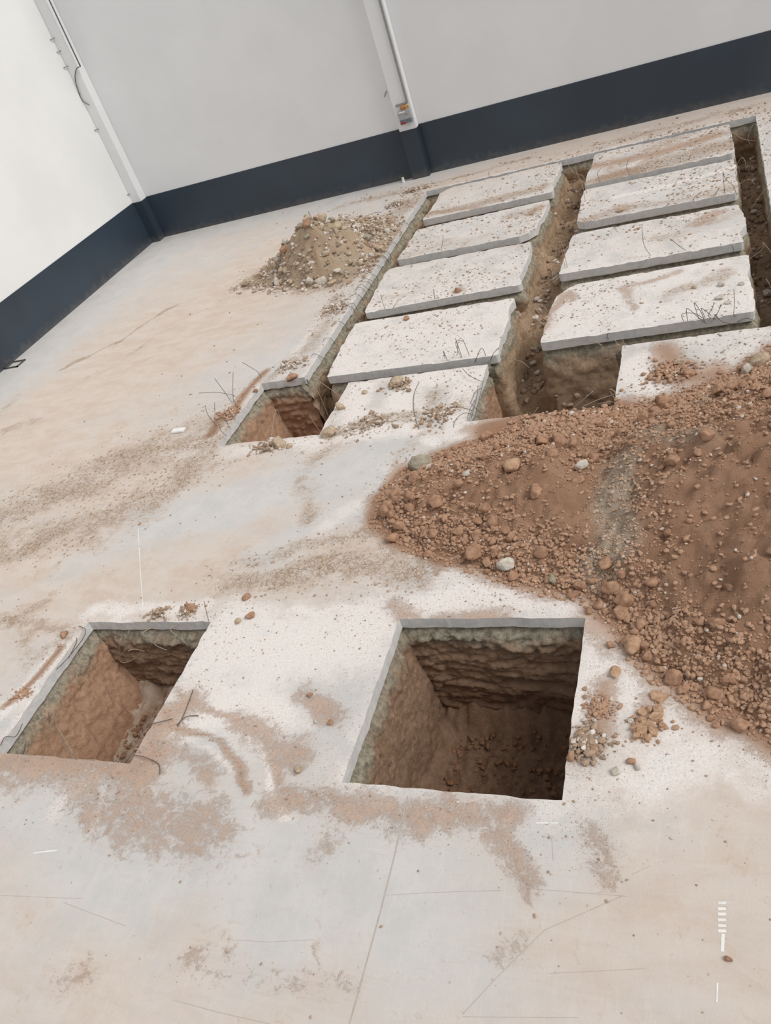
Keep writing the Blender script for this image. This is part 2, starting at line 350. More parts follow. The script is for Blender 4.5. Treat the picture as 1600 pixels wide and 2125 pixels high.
# red soil
stk('r', .09, .9, (20, 1470), (60, 1430), (130, 1355)); stk('r', .40, .72, (0, 1590), (130, 1600), (260, 1600), (330, 1540)); stk('r', .42, .62, (180, 1650), (300, 1690), (420, 1720)); stk('r', .26, .68, (300, 1560), (400, 1450)); stk('r', .2, .6, (430, 1610), (380, 1560)); stk('r', .22, .62, (500, 1500), (560, 1550), (620, 1560)); stk('r', .2, .65, (640, 1440), (690, 1490))
stk('r', .18, .65, (810, 1690), (900, 1700), (1060, 1680)); stk('r', .2, .45, (640, 1790), (680, 1760)); stk('r', .14, .6, (1030, 1720), (1100, 1830)); stk('r', .15, .5, (1200, 1740), (1260, 1830)); stk('r', .18, .66, (820, 1240), (880, 1280), (1030, 1275)); stk('r', .18, .75, (1240, 1420), (1250, 1500), (1220, 1590)); stk('r', .2, .6, (1360, 1440), (1340, 1500)); stk('r', .3, .6, (1260, 1330), (1240, 1280)); stk('r', .13, .9, (430, 900), (490, 840), (545, 775)); stk('r', .14, .85, (600, 790), (570, 800))
stk('r', .40, 1.1, (1010, 890), (1140, 870), (1290, 860), (1420, 870)); stk('r', .28, .8, (1360, 730), (1420, 790), (1500, 780)); stk('r', .22, .62, (840, 1700), (690, 1680), (590, 1640)); stk('r', .2, .36, (400, 2000), (560, 2030), (740, 2040)); stk('r', .14, .42, (1120, 1940), (1060, 1990)); stk('r', .25, .36, (80, 2050), (200, 2030)); stk('r', .3, .5, (0, 900), (60, 880)); stk('r', .2, .5, (30, 1280), (130, 1310))
stk('r', .5, .55, (1260, 340), (1330, 330), (1400, 290)); stk('r', .25, .6, (1210, 455), (1300, 430)); stk('r', .12, .75, (940, 605), (955, 598)); stk('r', .18, .7, (1165, 610), (1140, 680)); stk('r', .2, .6, (900, 440), (1000, 430)); stk('r', .2, .6, (1110, 440), (1130, 425)); stk('r', .2, .6, (1500, 440), (1440, 470)); stk('r', .12, .6, (1310, 640), (1290, 600), (1400, 560)); stk('r', .3, .4, (1100, 520), (880, 500))
stk('w', .07, 1., (560, 922), (700, 908), (860, 893)); stk('w', .06, .9, (620, 1262), (740, 1252), (850, 1275)); stk('w', .09, 1., (872, 788), (852, 830), (864, 890), (900, 930)); stk('w', .08, .9, (930, 850), (960, 900), (1010, 930)); stk('w', .06, .9, (480, 1500), (560, 1590), (600, 1690)); stk('w', .05, .8, (300, 1440), (360, 1500), (470, 1600))
stk('r', .06, .8, (340, 1440), (450, 1540), (520, 1640)); stk('r', .05, .7, (380, 1420), (500, 1500), (620, 1640)); stk('r', .05, .7, (230, 1590), (240, 1640), (225, 1720)); stk('r', .05, .6, (90, 1600), (140, 1660), (160, 1700)); stk('w', .06, .8, (170, 1600), (185, 1660), (190, 1720)); stk('g', .3, -.6, (95, 1660), (140, 1640)); stk('w', .2, .6, (90, 1690), (140, 1640))
stk('r', .35, .75, (1230, 345), (1330, 328), (1480, 282)); stk('r', .3, .7, (1260, 370), (1320, 352)); stk('m', .5, .8, (1220, 380), (1400, 330), (1510, 300)); stk('m', .35, .7, (890, 445), (1000, 420), (1130, 385)); stk('m', .3, .6, (1200, 470), (1330, 430), (1520, 395)); stk('m', .3, .65, (1060, 450), (1110, 440)); stk('m', .3, .5, (840, 530), (1000, 490)); stk('m', .3, .55, (1380, 500), (1520, 450)); stk('r', .14, .7, (1120, 690), (1160, 640)); stk('r', .12, .7, (1190, 620), (1170, 605)); stk('m', .25, .6, (1380, 620), (1520, 560)); stk('m', .2, .5, (790, 620), (880, 600)); stk('w', .12, 1., (1290, 405), (1420, 380), (1520, 350)); stk('w', .15, .9, (1200, 380), (1290, 355), (1380, 300))
HEAP = PX((787, 1080), (800, 1030), (850, 980), (950, 935), (1060, 900), (1200, 870), (1330, 850), (1450, 810), (1540, 770), (1620, 720))+[(2.6, 9.8), (3.4, 7.0), (2.6, 3.6)]+PX((1640, 1545), (1560, 1490), (1480, 1462), (1390, 1412), (1330, 1350), (1290, 1290), (1230, 1235), (1130, 1215), (1040, 1190), (960, 1158), (880, 1142), (820, 1110))
RUB = PX((505, 592), (560, 590), (640, 596), (705, 588), (770, 545), (830, 480), (800, 455), (700, 462), (640, 500), (585, 540))
def masks(x, y):
    x = np.asarray(x, float); y = np.asarray(y, float)
    wx = x+.35*(fbm(x*1.3, y*1.3, 0, 3, 5)-.5)*2*.6; wy = y+.35*(fbm(x*1.3, y*1.3, 0, 3, 9)-.5)*2*.6
    ch = {k: np.zeros(x.shape) for k in 'tgwmr'}
    for c, P, w, s in STK:
        d = seg_dist(wx, wy, P); f_ = np.exp(-(d/w)**2*.9)*abs(s)
        ch[c] = np.maximum(ch[c], f_)
    t = np.clip(.30+ch['t']-ch['g'], 0, 1)
    hd = poly_sd(x, y, HEAP); near = sstep(-.45, .02, hd+.25*(fbm(x*2, y*2, 0, 3, 3)-.5))
    ch['r'] = np.maximum(ch['r'], near*1.0)
    rb = poly_sd(x, y, RUB); ch['m'] = np.maximum(ch['m'], sstep(-.8, .1, rb)*.8)
    net = in_rect(x, y, NET)
    w = np.where(net, .52+.22*sstep(15.0, 11.5, y), ch['w'])
    w = np.maximum(w, ch['w']*1.0)
    edge = np.full(x.shape, 9.)
    for R_ in (PA, PB, PC, PD):
        dx = np.maximum(np.maximum(R_[0]-x, x-R_[1]), 0); dy = np.maximum(np.maximum(R_[2]-y, y-R_[3]), 0); edge = np.minimum(edge, np.hypot(dx, dy))
    dx = np.maximum(np.maximum(NET[0]-x, x-NET[1]), 0); dy = np.maximum(np.maximum(NET[2]-y, y-NET[3]), 0); edge = np.minimum(edge, np.hypot(dx, dy))
    w = np.maximum(w, np.exp(-(edge/.22)**2)*np.where(net, .5, .55))
    m = np.where(net, np.maximum(.12+.16*sstep(14.5, 18.5, y), ch['m']), ch['m'])
    crumb = np.clip(np.exp(-(edge/.5)**2)*.5+ch['m']*.5+ch['r']*.55+np.where(net, .75, 0)+ch['w']*.35+sstep(-.7, 0, hd)*.6, 0, 1)
    return np.stack([t, ch['r'], w], 1), np.stack([m, crumb, edge*.1], 1), crumb

# ------------------------------------------------------------------ structure: floor
def lines(a, b, step, must):
    L = set(np.round(np.arange(a, b, step), 4)); L.add(b)
    L = sorted(L); out = [v for v in L if all(abs(v-m) > step*.45 for m in must)]+[m for m in must if a <= m <= b]
    return np.array(sorted(out))
mx = sorted({v for r_ in (PA, PB, PC, PD, NET) for v in r_[:2]}); my = sorted({v for r_ in (PA, PB, PC, PD, NET, PC2) for v in r_[2:]})
gx = np.concatenate([lines(XL, 1.6, .042, mx), [2.2, 3.2, 5, 8]]); gy = np.concatenate([[-6, -3, -1, 0], lines(.6, YB, .045, my)])
X, Y = np.meshgrid(gx, gy); nx, ny = len(gx), len(gy)
xs, ys = X.ravel(), Y.ravel()
m1, m2, _ = masks(xs, ys)
Z = np.zeros_like(xs)
ii, jj = np.meshgrid(np.arange(nx-1), np.arange(ny-1)); ii = ii.ravel(); jj = jj.ravel()
cx = (gx[ii]+gx[ii+1])/2; cy = (gy[jj]+gy[jj+1])/2
hole_c = in_hole(cx, cy)
F = np.stack([jj*nx+ii, jj*nx+ii+1, (jj+1)*nx+ii+1, (jj+1)*nx+ii], 1)
HG = hole_c.reshape(ny-1, nx-1)
# boundary edges of the cut-outs
E = []
for (dj, di) in ((0, 1), (1, 0)):
    a = HG[:HG.shape[0]-dj, :HG.shape[1]-di]; b = HG[dj:, di:]
    J, I = np.nonzero(a != b)
    for j, i in zip(J, I):
        if di: E.append((j*nx+i+1, (j+1)*nx+i+1) if a[j, i] else ((j+1)*nx+i+1, j*nx+i+1))
        else: E.append(((j+1)*nx+i, (j+1)*nx+i+1) if b[j, i] else ((j+1)*nx+i+1, (j+1)*nx+i))
bv = sorted({v for e in E for v in e}); bvs = np.array(bv)
# slightly uneven saw-cut lip
jit = (fbm(xs[bvs]*6, ys[bvs]*6, 0, 3, 31)-.5)*.035
xs2, ys2 = xs.copy(), ys.copy(); xs2[bvs] += jit; ys2[bvs] += (fbm(xs[bvs]*6, ys[bvs]*6, 3, 3, 77)-.5)*.03
Zb = Z.copy(); Zb[bvs] -= .012*sstep(.6, .8, fbm(xs[bvs]*9, ys[bvs]*9, 0, 2, 5))
FT = .13                                   # slab thickness
me = mesh_np('floor', np.stack([xs2, ys2, Zb], 1), F[~hole_c], True, {'mask': m1, 'mask2': m2})
used = np.zeros(len(xs), bool); used[F[~hole_c].ravel()] = True
floor = link('floor', me, None, [MF]); tagit(floor, kind='structure')
bm = bmesh.new(); bm.from_mesh(me); bmesh.ops.delete(bm, geom=[v for v in bm.verts if not v.link_faces], context='VERTS'); bm.to_mesh(me); bm.free()
idx = {v: k for k, v in enumerate(bv)}; n = len(bv)
V = np.concatenate([np.stack([xs2[bvs], ys2[bvs], Zb[bvs]], 1), np.stack([xs2[bvs], ys2[bvs], np.full(n, -FT)-.03*(fbm(xs[bvs]*7, ys[bvs]*7, 0, 3, 12)-.5)], 1)])
Fe = [(idx[a], idx[b], idx[b]+n, idx[a]+n) for a, b in E]
ce = link('cut_edge', mesh_np('cut_edge', V, Fe, False), floor, [MC])

# ------------------------------------------------------------------ earth banks of pits and trenches
def bank(name, p0, p1, z0, z1, inward, parent, mat, res=.03, amp=.07, st=(2.2, 5.0), seed=0, batter=0.0, lip=-.02, ext=.10, zcurve=0.0):
    p0 = np.array(p0, float); p1 = np.array(p1, float); L = np.linalg.norm(p1-p0); t = (p1-p0)/L
    ns = max(4, int((L+2*ext)/res)); nz = max(4, int((z0-z1)/res))
    s, k = np.meshgrid(np.linspace(-ext, L+ext, ns), np.linspace(0, 1, nz)); s = s.ravel(); k = k.ravel()
    z = z0+(z1-z0)*k; nrm = np.array(inward, float)
    wz = z+.10*(fbm(s*1.2, z*1.2, 0, 3, seed+40)-.5)*2
    q = fbm(s*st[0]+seed*3.1, wz*st[1], seed, 6, seed, .62); q2 = fbm(s*13, wz*13, 0, 4, seed+3, .65)
    rg = 1-np.abs(2*fbm(s*st[0]*1.4+7, wz*st[1]*1.7, 3, 4, seed+9, .6)-1); lg = fbm(s*st[0]*.6, wz*st[1]*1.2+3, 0, 2, seed+15)
    off = amp*(q*1.5-.35)+amp*.55*(rg-.75)*1.2+amp*.18*np.floor(lg*7)/3.5+amp*.55*(q2-.5)-amp*.35+batter*k+zcurve*k*k
    off = off+np.where(z > -.42, amp*.55*(fbm(s*18, z*18, 0, 2, seed+21)-.3), 0)
    kk = sstep(-FT, -FT-.16, z); off = (-.035)*(1-kk)+off*kk+.012*(vn(s*20, z*20, 0, seed+2)-.5)
    V = np.stack([p0[0]+t[0]*s+nrm[0]*off, p0[1]+t[1]*s+nrm[1]*off, z], 1)
    i, j = np.meshgrid(np.arange(ns-1), np.arange(nz-1)); i = i.ravel(); j = j.ravel()
    F = np.stack([j*ns+i, j*ns+i+1, (j+1)*ns+i+1, (j+1)*ns+i], 1)
    if (t[0]*nrm[1]-t[1]*nrm[0]) > 0: F = F[:, ::-1]
    return link(name, mesh_np(name, V, F, True), parent, [mat])
def pit_bottom(name, r_, z, parent, mat, seed, res=.03, amp=.12, tilt=0.0, rut=(1.2, 5)):
    xs = np.arange(r_[0]-.15, r_[1]+.16, res); ys = np.arange(r_[2]-.15, r_[3]+.16, res); X, Y = np.meshgrid(xs, ys); x = X.ravel(); y = Y.ravel()
    h = z+amp*(fbm(x*rut[1], y*rut[0], 0, 4, seed, .6)-.5)*1.4+amp*.6*(fbm(x*9, y*9, 0, 3, seed+2)-.5)+tilt*(x-r_[0])
    dl = np.minimum.reduce([x-r_[0], r_[1]-x, y-r_[2], r_[3]-y]); h = h+.22*sstep(.35, .0, dl)
    n = len(xs); i, j = np.meshgrid(np.arange(n-1), np.arange(len(ys)-1)); i = i.ravel(); j = j.ravel()
    return link(name, mesh_np(name, np.stack([x, y, h], 1), np.stack([j*n+i, j*n+i+1, (j+1)*n+i+1, (j+1)*n+i], 1), True), parent, [mat])
def pit(label, r_, zb, seed, mats, open_far=None, res=.02, batl=0.0, zl=0.0, mf=None):
    t = empty('foundation_pit', ((r_[0]+r_[1])/2, (r_[2]+r_[3])/2, zb)); tagit(t, label, 'pit', kind='thing')
    mL, mB = mats; z0 = -.06
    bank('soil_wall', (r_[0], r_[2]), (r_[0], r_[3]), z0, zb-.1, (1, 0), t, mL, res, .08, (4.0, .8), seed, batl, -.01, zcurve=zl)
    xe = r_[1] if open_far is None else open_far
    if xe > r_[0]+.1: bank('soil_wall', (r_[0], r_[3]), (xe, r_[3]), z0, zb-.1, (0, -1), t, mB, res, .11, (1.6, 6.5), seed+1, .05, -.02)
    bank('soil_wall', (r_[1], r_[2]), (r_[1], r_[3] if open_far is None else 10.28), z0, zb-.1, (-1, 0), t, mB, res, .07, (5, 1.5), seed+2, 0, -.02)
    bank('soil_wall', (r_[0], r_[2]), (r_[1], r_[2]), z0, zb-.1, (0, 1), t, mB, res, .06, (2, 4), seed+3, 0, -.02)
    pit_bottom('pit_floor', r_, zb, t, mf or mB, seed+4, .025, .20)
    return t
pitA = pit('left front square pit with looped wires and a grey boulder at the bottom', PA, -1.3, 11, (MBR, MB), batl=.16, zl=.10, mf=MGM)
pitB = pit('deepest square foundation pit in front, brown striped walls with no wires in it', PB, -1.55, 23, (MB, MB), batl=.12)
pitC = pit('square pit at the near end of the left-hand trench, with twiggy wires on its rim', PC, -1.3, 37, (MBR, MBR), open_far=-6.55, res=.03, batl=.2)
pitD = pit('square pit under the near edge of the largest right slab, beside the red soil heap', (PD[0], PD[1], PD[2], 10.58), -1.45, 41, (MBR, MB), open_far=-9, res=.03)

tr = empty('trench_network', (-2.9, 14.7, -.8)); tagit(tr, 'grid of narrow earth trenches cut around the eight concrete slabs', 'trench', kind='thing')
z0 = -.06
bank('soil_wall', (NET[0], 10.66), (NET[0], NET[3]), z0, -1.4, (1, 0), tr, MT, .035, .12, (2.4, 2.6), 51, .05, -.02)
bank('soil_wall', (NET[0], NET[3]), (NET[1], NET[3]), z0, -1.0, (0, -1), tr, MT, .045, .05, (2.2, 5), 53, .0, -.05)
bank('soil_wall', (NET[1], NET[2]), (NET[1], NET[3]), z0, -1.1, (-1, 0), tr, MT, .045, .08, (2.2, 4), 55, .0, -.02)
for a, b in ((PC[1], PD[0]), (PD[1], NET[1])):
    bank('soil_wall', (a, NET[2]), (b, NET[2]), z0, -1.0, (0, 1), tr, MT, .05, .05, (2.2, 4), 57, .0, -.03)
def trench_floor():
    xs = np.arange(NET[0]-.1, NET[1]+.15, .045); ys = np.arange(10.2, NET[3]+.15, .05); X, Y = np.meshgrid(xs, ys); x = X.ravel(); y = Y.ravel()
    z = np.full(x.shape, -.72)
    mid = in_rect(x, y, (-3.2, -2.5, 0, 30)); z = np.where(mid, -.62, z)
    rt = x > .2; z = np.where(rt, -.85, z); lf = x < -6.05; z = np.where(lf, -.80, z)
    cross = ~mid & ~rt & ~lf; z = np.where(cross, -.42, z)
    z = z+.5*(fbm(x*1.6, y*1.6, 0, 4, 61, .6)-.5)+.12*(fbm(x*8, y*8, 0, 3, 62)-.5)
    pd = sstep(10.9, 10.3, y)*sstep(-3.5, -3.2, x)*sstep(-1.2, -1.45, x); z = z*(1-pd)+(-1.5)*pd
    pc = sstep(11.0, 10.4, y)*sstep(-5.4, -5.7, x); z = z*(1-pc)+(-1.35)*pc
    ms = sstep(13.5, 10.8, y)*mid; z = z-.35*ms
    n = len(xs); i, j = np.meshgrid(np.arange(n-1), np.arange(len(ys)-1)); i = i.ravel(); j = j.ravel()
    return x, y, z, link('trench_floor', mesh_np('trench_floor', np.stack([x, y, z], 1), np.stack([j*n+i, j*n+i+1, (j+1)*n+i+1, (j+1)*n+i], 1), True), tr, [MT]), xs, ys
TFx, TFy, TFz, _, TXs, TYs = trench_floor()
TG = TFz.reshape(len(TYs), len(TXs))
def tz(x, y):
    i = np.clip(((np.asarray(x)-TXs[0])/.045).astype(int), 0, len(TXs)-1); j = np.clip(((np.asarray(y)-TYs[0])/.05).astype(int), 0, len(TYs)-1); return TG[j, i]

bm = bmesh.new(); bx(bm, XL, 8, -6, YB, -2.4, -2.0); sub = link('ground', bm_mesh('ground', bm), None, [MT]); tagit(sub, kind='structure')

# ------------------------------------------------------------------ the eight cut slabs
CHAMF = dict(R4=(3, .30), R2=(0, .16), S1=(3, .25), S2=(1, .3), S3=(3, .1))
def make_slab(key, C, label, seed):
    C = [np.array(c) for c in C]; NX, NY = 74, 46
    u, v = np.meshgrid(np.linspace(0, 1, NX), np.linspace(0, 1, NY)); u = u.ravel(); v = v.ravel()
    P = (C[0][None]*((1-u)*(1-v))[:, None]+C[1][None]*(u*(1-v))[:, None]+C[2][None]*(u*v)[:, None]+C[3][None]*((1-u)*v)[:, None])
    cen = sum(C)/4
    # uneven sides: stronger along the short sides, which were broken rather than sawn
    eu = np.minimum(u, 1-u); ev = np.minimum(v, 1-v)
    j1 = (fbm(P[:, 1]*2.2, P[:, 0]*.5, seed, 4, seed)-.5)*.22*np.exp(-eu/.03)*np.where(u > .5, 1.0, .45)
    j2 = (fbm(P[:, 0]*3, P[:, 1]*.5, seed, 3, seed+5)-.5)*.014*np.exp(-ev/.03)
    P[:, 0] += np.where(u > .5, 1, -1)*j1; P[:, 1] += np.where(v > .5, 1, -1)*j2
    ci, cr_ = CHAMF.get(key, (2, .06))
    for q in range(4):
        rad = cr_ if q == ci else .05
        uu = (u if q in (0, 3) else 1-u)*2.85; vv = (v if q in (0, 1) else 1-v)*1.8
        s = np.clip(rad-(uu+vv), 0, None)*.55; dirv = cen-C[q]; dirv = dirv/np.linalg.norm(dirv); P += s[:, None]*dirv[None]
    z = np.where((eu < 1e-6) | (ev < 1e-6), -.015*sstep(.5, .8, fbm(P[:, 0]*7, P[:, 1]*7, 0, 2, seed)), 0)+.004
    ring = [i for i in range(NX)]+[k*NX+NX-1 for k in range(1, NY)]+[(NY-1)*NX+i for i in range(NX-2, -1, -1)]+[k*NX for k in range(NY-2, 0, -1)]
    Vt = np.stack([P[:, 0], P[:, 1], z], 1); m1_, m2_, _ = masks(P[:, 0], P[:, 1])
    i, j = np.meshgrid(np.arange(NX-1), np.arange(NY-1)); i = i.ravel(); j = j.ravel()
    Ft = np.stack([j*NX+i, j*NX+i+1, (j+1)*NX+i+1, (j+1)*NX+i], 1); nt = len(Vt); R_ = len(ring); rv = Vt[ring]
    low = rv.copy(); low[:, 2] = -FT-.02*(fbm(rv[:, 0]*5, rv[:, 1]*5, 0, 3, seed+8)-.5)
    inn = low.copy(); inn[:, :2] += (cen[None]-inn[:, :2])*.03; inn[:, 2] -= .02
    up2 = rv.copy()
    V = np.concatenate([Vt, up2, low, inn]); a = np.arange(R_); b = (a+1) % R_
    Fs = np.stack([nt+a, nt+R_+a, nt+R_+b, nt+b], 1); Fu = np.stack([nt+R_+a, nt+2*R_+a, nt+2*R_+b, nt+R_+b], 1)
    pad = lambda m: np.concatenate([m, np.zeros((3*R_, m.shape[1]))])
    root = empty('cut_slab', (float(cen[0]), float(cen[1]), -FT)); tagit(root, label, 'concrete slab', 'cut floor slabs between the trenches', 'thing')
    link('slab_body', mesh_np('slab_body', V, np.concatenate([Ft, Fs, Fu]), False, {'mask': pad(m1_), 'mask2': pad(m2_)}, [0]*len(Ft)+[1]*(len(Fs)+len(Fu))), root, [MF, MC])
    # earth bank standing under the slab
    nz = 38; zz = np.linspace(-.06, -1.9, nz); VV = []
    # resample the ring for the bank
    s = np.concatenate([[0], np.cumsum(np.linalg.norm(np.diff(np.vstack([rv, rv[:1]])[:, :2], axis=0), axis=1))]); T = s[-1]; nr = int(T/.045)
    sp = np.linspace(0, T, nr, endpoint=False); rx = np.interp(sp, s, np.append(rv[:, 0], rv[0, 0])); ry = np.interp(sp, s, np.append(rv[:, 1], rv[0, 1]))
    tx = np.roll(rx, -3)-np.roll(rx, 3); ty = np.roll(ry, -3)-np.roll(ry, 3); l = np.hypot(tx, ty); nxv, nyv = ty/l, -tx/l
    for k, zk in enumerate(zz):
        q = fbm(rx*3+ry*2, np.full(nr, zk*4), ry, 4, seed+11, .6); q2 = fbm(rx*12, ry*12, zk*12, 2, seed+13)
        off = -.03+.15*(q-.33)+.06*(q2-.5)+.22*k/nz
        kk = sstep(-FT, -FT-.14, zk); off = -.06*(1-kk)+off*kk
        VV.append(np.stack([rx+nxv*off, ry+nyv*off, np.full(nr, zk)], 1))
    VV = np.concatenate(VV); a, k = np.meshgrid(np.arange(nr), np.arange(nz-1)); a = a.ravel(); k = k.ravel(); b = (a+1) % nr
    link('soil_bank', mesh_np('soil_bank', VV, np.stack([k*nr+a, (k+1)*nr+a, (k+1)*nr+b, k*nr+b], 1), True), root, [MT])
LB = dict(S4='white dusty concrete slab nearest the pits in the left-hand slab column', S3='second concrete slab from the pits in the left-hand column, small red patch',
          S2='third concrete slab from the pits in the left-hand column, broken corner notch', S1='left-hand column concrete slab nearest the dark dado wall, cut corner, grit streaks',
          R4='largest concrete slab, cut corner, overhanging the pit beside the red soil heap', R3='second concrete slab from the red heap in the right-hand column, bent wires on it',
          R2='third concrete slab from the red heap, right-hand column, red stain at its corner', R1='right-hand column concrete slab nearest the dark dado wall, most brown dirt on it')
for k, (key, C) in enumerate(SLABS.items()): make_slab(key, C, LB[key], 100+k*7)

# ------------------------------------------------------------------ walls, dado, columns
WH = 11.0
def struct(name, parts, mat, parent=None, bev=0.0):
    bm = bmesh.new()
    for p in parts: bx(bm, *p, bev)
    o = link(name, bm_mesh(name, bm), parent, [mat])
    if parent is None: tagit(o, kind='structure')
    return o
DH = 1.195
wb = struct('wall_back', [(XL-.3, 9, YB, YB+.3, -.2, WH)], MWL); struct('painted_dado', [(XL, 9, YB-.012, YB+.01, -.02, DH)], MDD, wb)
wl = struct('wall_left', [(XL-.3, XL, -6, YB+.3, -.2, WH)], MWW); struct('painted_dado', [(XL-.01, XL+.012, -6, YB, -.02, DH)], MDD, wl)
c1 = struct('wall_column', [(-7.13, -6.68, YB-.2, YB, DH-.03, WH)], MWL, bev=.012); struct('painted_dado', [(-7.13, -6.68, YB-.2, YB+.01, -.02, DH-.03)], MDD, c1, .012)
c2 = struct('wall_column', [(XL, XL+.30, YB-.30, YB, DH-.02, WH)], MWL, bev=.012); struct('painted_dado', [(XL, XL+.30, YB-.30, YB+.01, -.02, DH-.02)], MDD, c2, .012)

# switch box with sockets on the middle column
yf = YB-.2
def face(u, v): p = at_y(u, v, yf); return p[0], p[2]
bxx, bzz = face(842, 240)
box = empty('switch_box', (bxx, yf, bzz)); tagit(box, 'small grey switch box with two red sockets on the white column', 'switch box', kind='thing')
w2, h2 = .15, .15
struct('housing', [(bxx-w2, bxx+w2, yf-.11, yf, bzz-.06, bzz+h2)], MBX, box, .008)
struct('socket_panel', [(bxx-w2, bxx+w2, yf-.10, yf, bzz-.15, bzz-.062)], MBL, box, .006)
struct('lid_ridge', [(bxx-w2+.02, bxx+.04, yf-.122, yf-.108, bzz+.10, bzz+.125)], MWP, box, .003)
def cyl(name, p, rad, dep, axis, mat, parent):
    bm = bmesh.new(); bmesh.ops.create_cone(bm, cap_ends=True, segments=20, radius1=rad, radius2=rad*.9, depth=dep)
    rot = {'Y': Matrix.Rotation(math.pi/2, 4, 'X'), 'Z': Matrix.Identity(4)}[axis]; bmesh.ops.transform(bm, matrix=Matrix.Translation(p) @ rot, verts=bm.verts)
    return link(name, bm_mesh(name, bm, False), parent, [mat])
for k in (-.105, -.035):
    s_ = cyl('socket', (bxx+k, yf-.125, bzz-.125), .03, .06, 'Y', MRD, box); cyl('socket_hole', (bxx+k, yf-.155, bzz-.125), .017, .02, 'Y', MDK, s_)
for k in (.045, .11): cyl('button', (bxx+k, yf-.105, bzz-.105), .014, .02, 'Y', MDK, box)
cyl('switch_knob', (bxx+.07, yf-.115, bzz+.05), .013, .02, 'Y', MDK, box)
for k, (m_, dx) in enumerate(((MOR, 0), (MYL, .03), (MOR, .07), (MYL, .1), (MOR, -.03))):
    link('lead', tube_mesh('lead', [(bxx+dx, yf-.05, bzz+h2-.01), (bxx+dx-.03, yf-.08, bzz+h2+.05), (bxx+dx+.04, yf-.09, bzz+h2+.07+.01*k), (bxx+dx+.05, yf-.03, bzz+h2+.02)], .010, 6), box, [m_])
cx1 = -6.74; zc = bzz+.28
cd = empty('cable_conduit', (cx1, yf-.02, zc)); tagit(cd, 'grey square cable conduit running down the column to the switch box', 'conduit', kind='thing')
struct('riser', [(cx1-.022, cx1+.022, yf-.04, yf, zc, WH)], MGR, cd, .004); struct('branch', [(bxx-.17, cx1-.02, yf-.04, yf, zc-.035, zc+.012)], MGR, cd, .004)
# cable and tie stubs on the corner column
p0 = at_y(100, -8, YB-.31); p1 = at_y(168, 138, YB-.31)
link_o = link('corner_conduit', tube_mesh('corner_conduit', [(p0[0], YB-.33, p0[2]+.6), tuple(at_y(134, 68, YB-.33)), tuple(at_y(167, 138, YB-.33))], .018, 8), None, [MDG]); tagit(link_o, 'thin dark conduit running down the white corner column', 'conduit', kind='thing')
lo = link('loose_cable', tube_mesh('loose_cable', [tuple(at_y(u, v, YB-.34)) for u, v in ((167, 138), (158, 144), (156, 165), (163, 190), (171, 209), (185, 218))], .012, 6), None, [MDG]); tagit(lo, 'loose cable end hanging in a curve below the corner conduit', 'cable', kind='thing')
for u, v in ((106, 82), (120, 108), (134, 140), (198, 270), (266, 404)):
    a = at_x(u, v, XL+.03); b = at_x(u+7, v-3, XL+.06)
    o = link('tie_wire_stub', tube_mesh('tie_wire_stub', [(XL-.01, a[1], a[2]), tuple(a), tuple(b)], .012, 5), None, [MGR]); tagit(o, 'short grey tie wire stub poking from the wall beside the corner column', 'wire', 'tie wire stubs beside the corner column', 'thing')
a = at_y(802, 190, YB-.02)
o = link('hook', tube_mesh('hook', [(a[0], YB, a[2]), (a[0]-.02, YB-.05, a[2]-.02), (a[0]-.08, YB-.05, a[2]-.10)], .012, 6), None, [MGR]); tagit(o, 'small bent hook on the wall beside the middle column', 'hook', kind='thing')
# white pipe stub and little frame on the floor by the walls
gx0, gy0 = G(838, 378)
st_ = cyl('pipe_stub', (gx0, gy0, .055), .035, .13, 'Z', MWP, None); tagit(st_, 'short white plastic pipe stub standing on the floor by the back wall', 'pipe', kind='thing')
gx1, gy1 = G(32, 757)
fr = struct('floor_frame', [(gx1-.2, gx1+.2, gy1-.16, gy1-.13, 0, .03), (gx1-.2, gx1+.2, gy1+.13, gy1+.16, 0, .03), (gx1-.2, gx1-.17, gy1-.16, gy1+.16, 0, .03), (gx1+.17, gx1+.2, gy1-.16, gy1+.16, 0, .03)], MDK); tagit(fr, 'small dark metal frame lying on the floor by the left wall', 'frame', kind='thing')
gx2, gy2 = G(371, 895)
bm = bmesh.new(); bx(bm, gx2-.12, gx2+.12, gy2-.06, gy2+.06, 0, .035, .008); o = link('foam_offcut', bm_mesh('foam_offcut', bm), None, [MWP]); tagit(o, 'small flat white block lying left of the far left pit', 'block', kind='thing')

# ------------------------------------------------------------------ soil heap and rubble heap
def heap_h(x, y):
    x = np.asarray(x, float); y = np.asarray(y, float)
    wx = x+.16*(fbm(x*2.5, y*2.5, 0, 3, 201)-.5)*2; wy = y+.16*(fbm(x*2.5, y*2.5, 0, 3, 202)-.5)*2
    d = poly_sd(wx, wy, HEAP)
    cap = .50+.75*sstep(-1.9, .6, x)
    h = cap*(1-np.exp(-np.clip(d, 0, None)*.72/cap))
    h = h*(1-.35*np.exp(-((x+1.35)/.35)**2)*sstep(.3, 1.0, d))               # saddle
    # back side towards the pit is only a thin spread
    yb = np.interp(x, [-4, -3, -2, -1, 0, 1, 2.6], [7.7, 7.75, 7.7, 7.9, 8.5, 8.9, 9.2]); thin = sstep(.45, -.35, y-yb)
    h = h*(.10+.90*thin)
    rough = (fbm(x*3, y*3, 0, 4, 205, .6)-.5)*.26+(fbm(x*9, y*9, 0, 3, 207, .7)-.5)*.12*(.3+1.6*fbm(x*1.2, y*1.2, 0, 2, 209))
    e = sstep(-.02, .35, d)
    return np.where(d > -.05, h+rough*e, -.05)-.02*(d < .03)
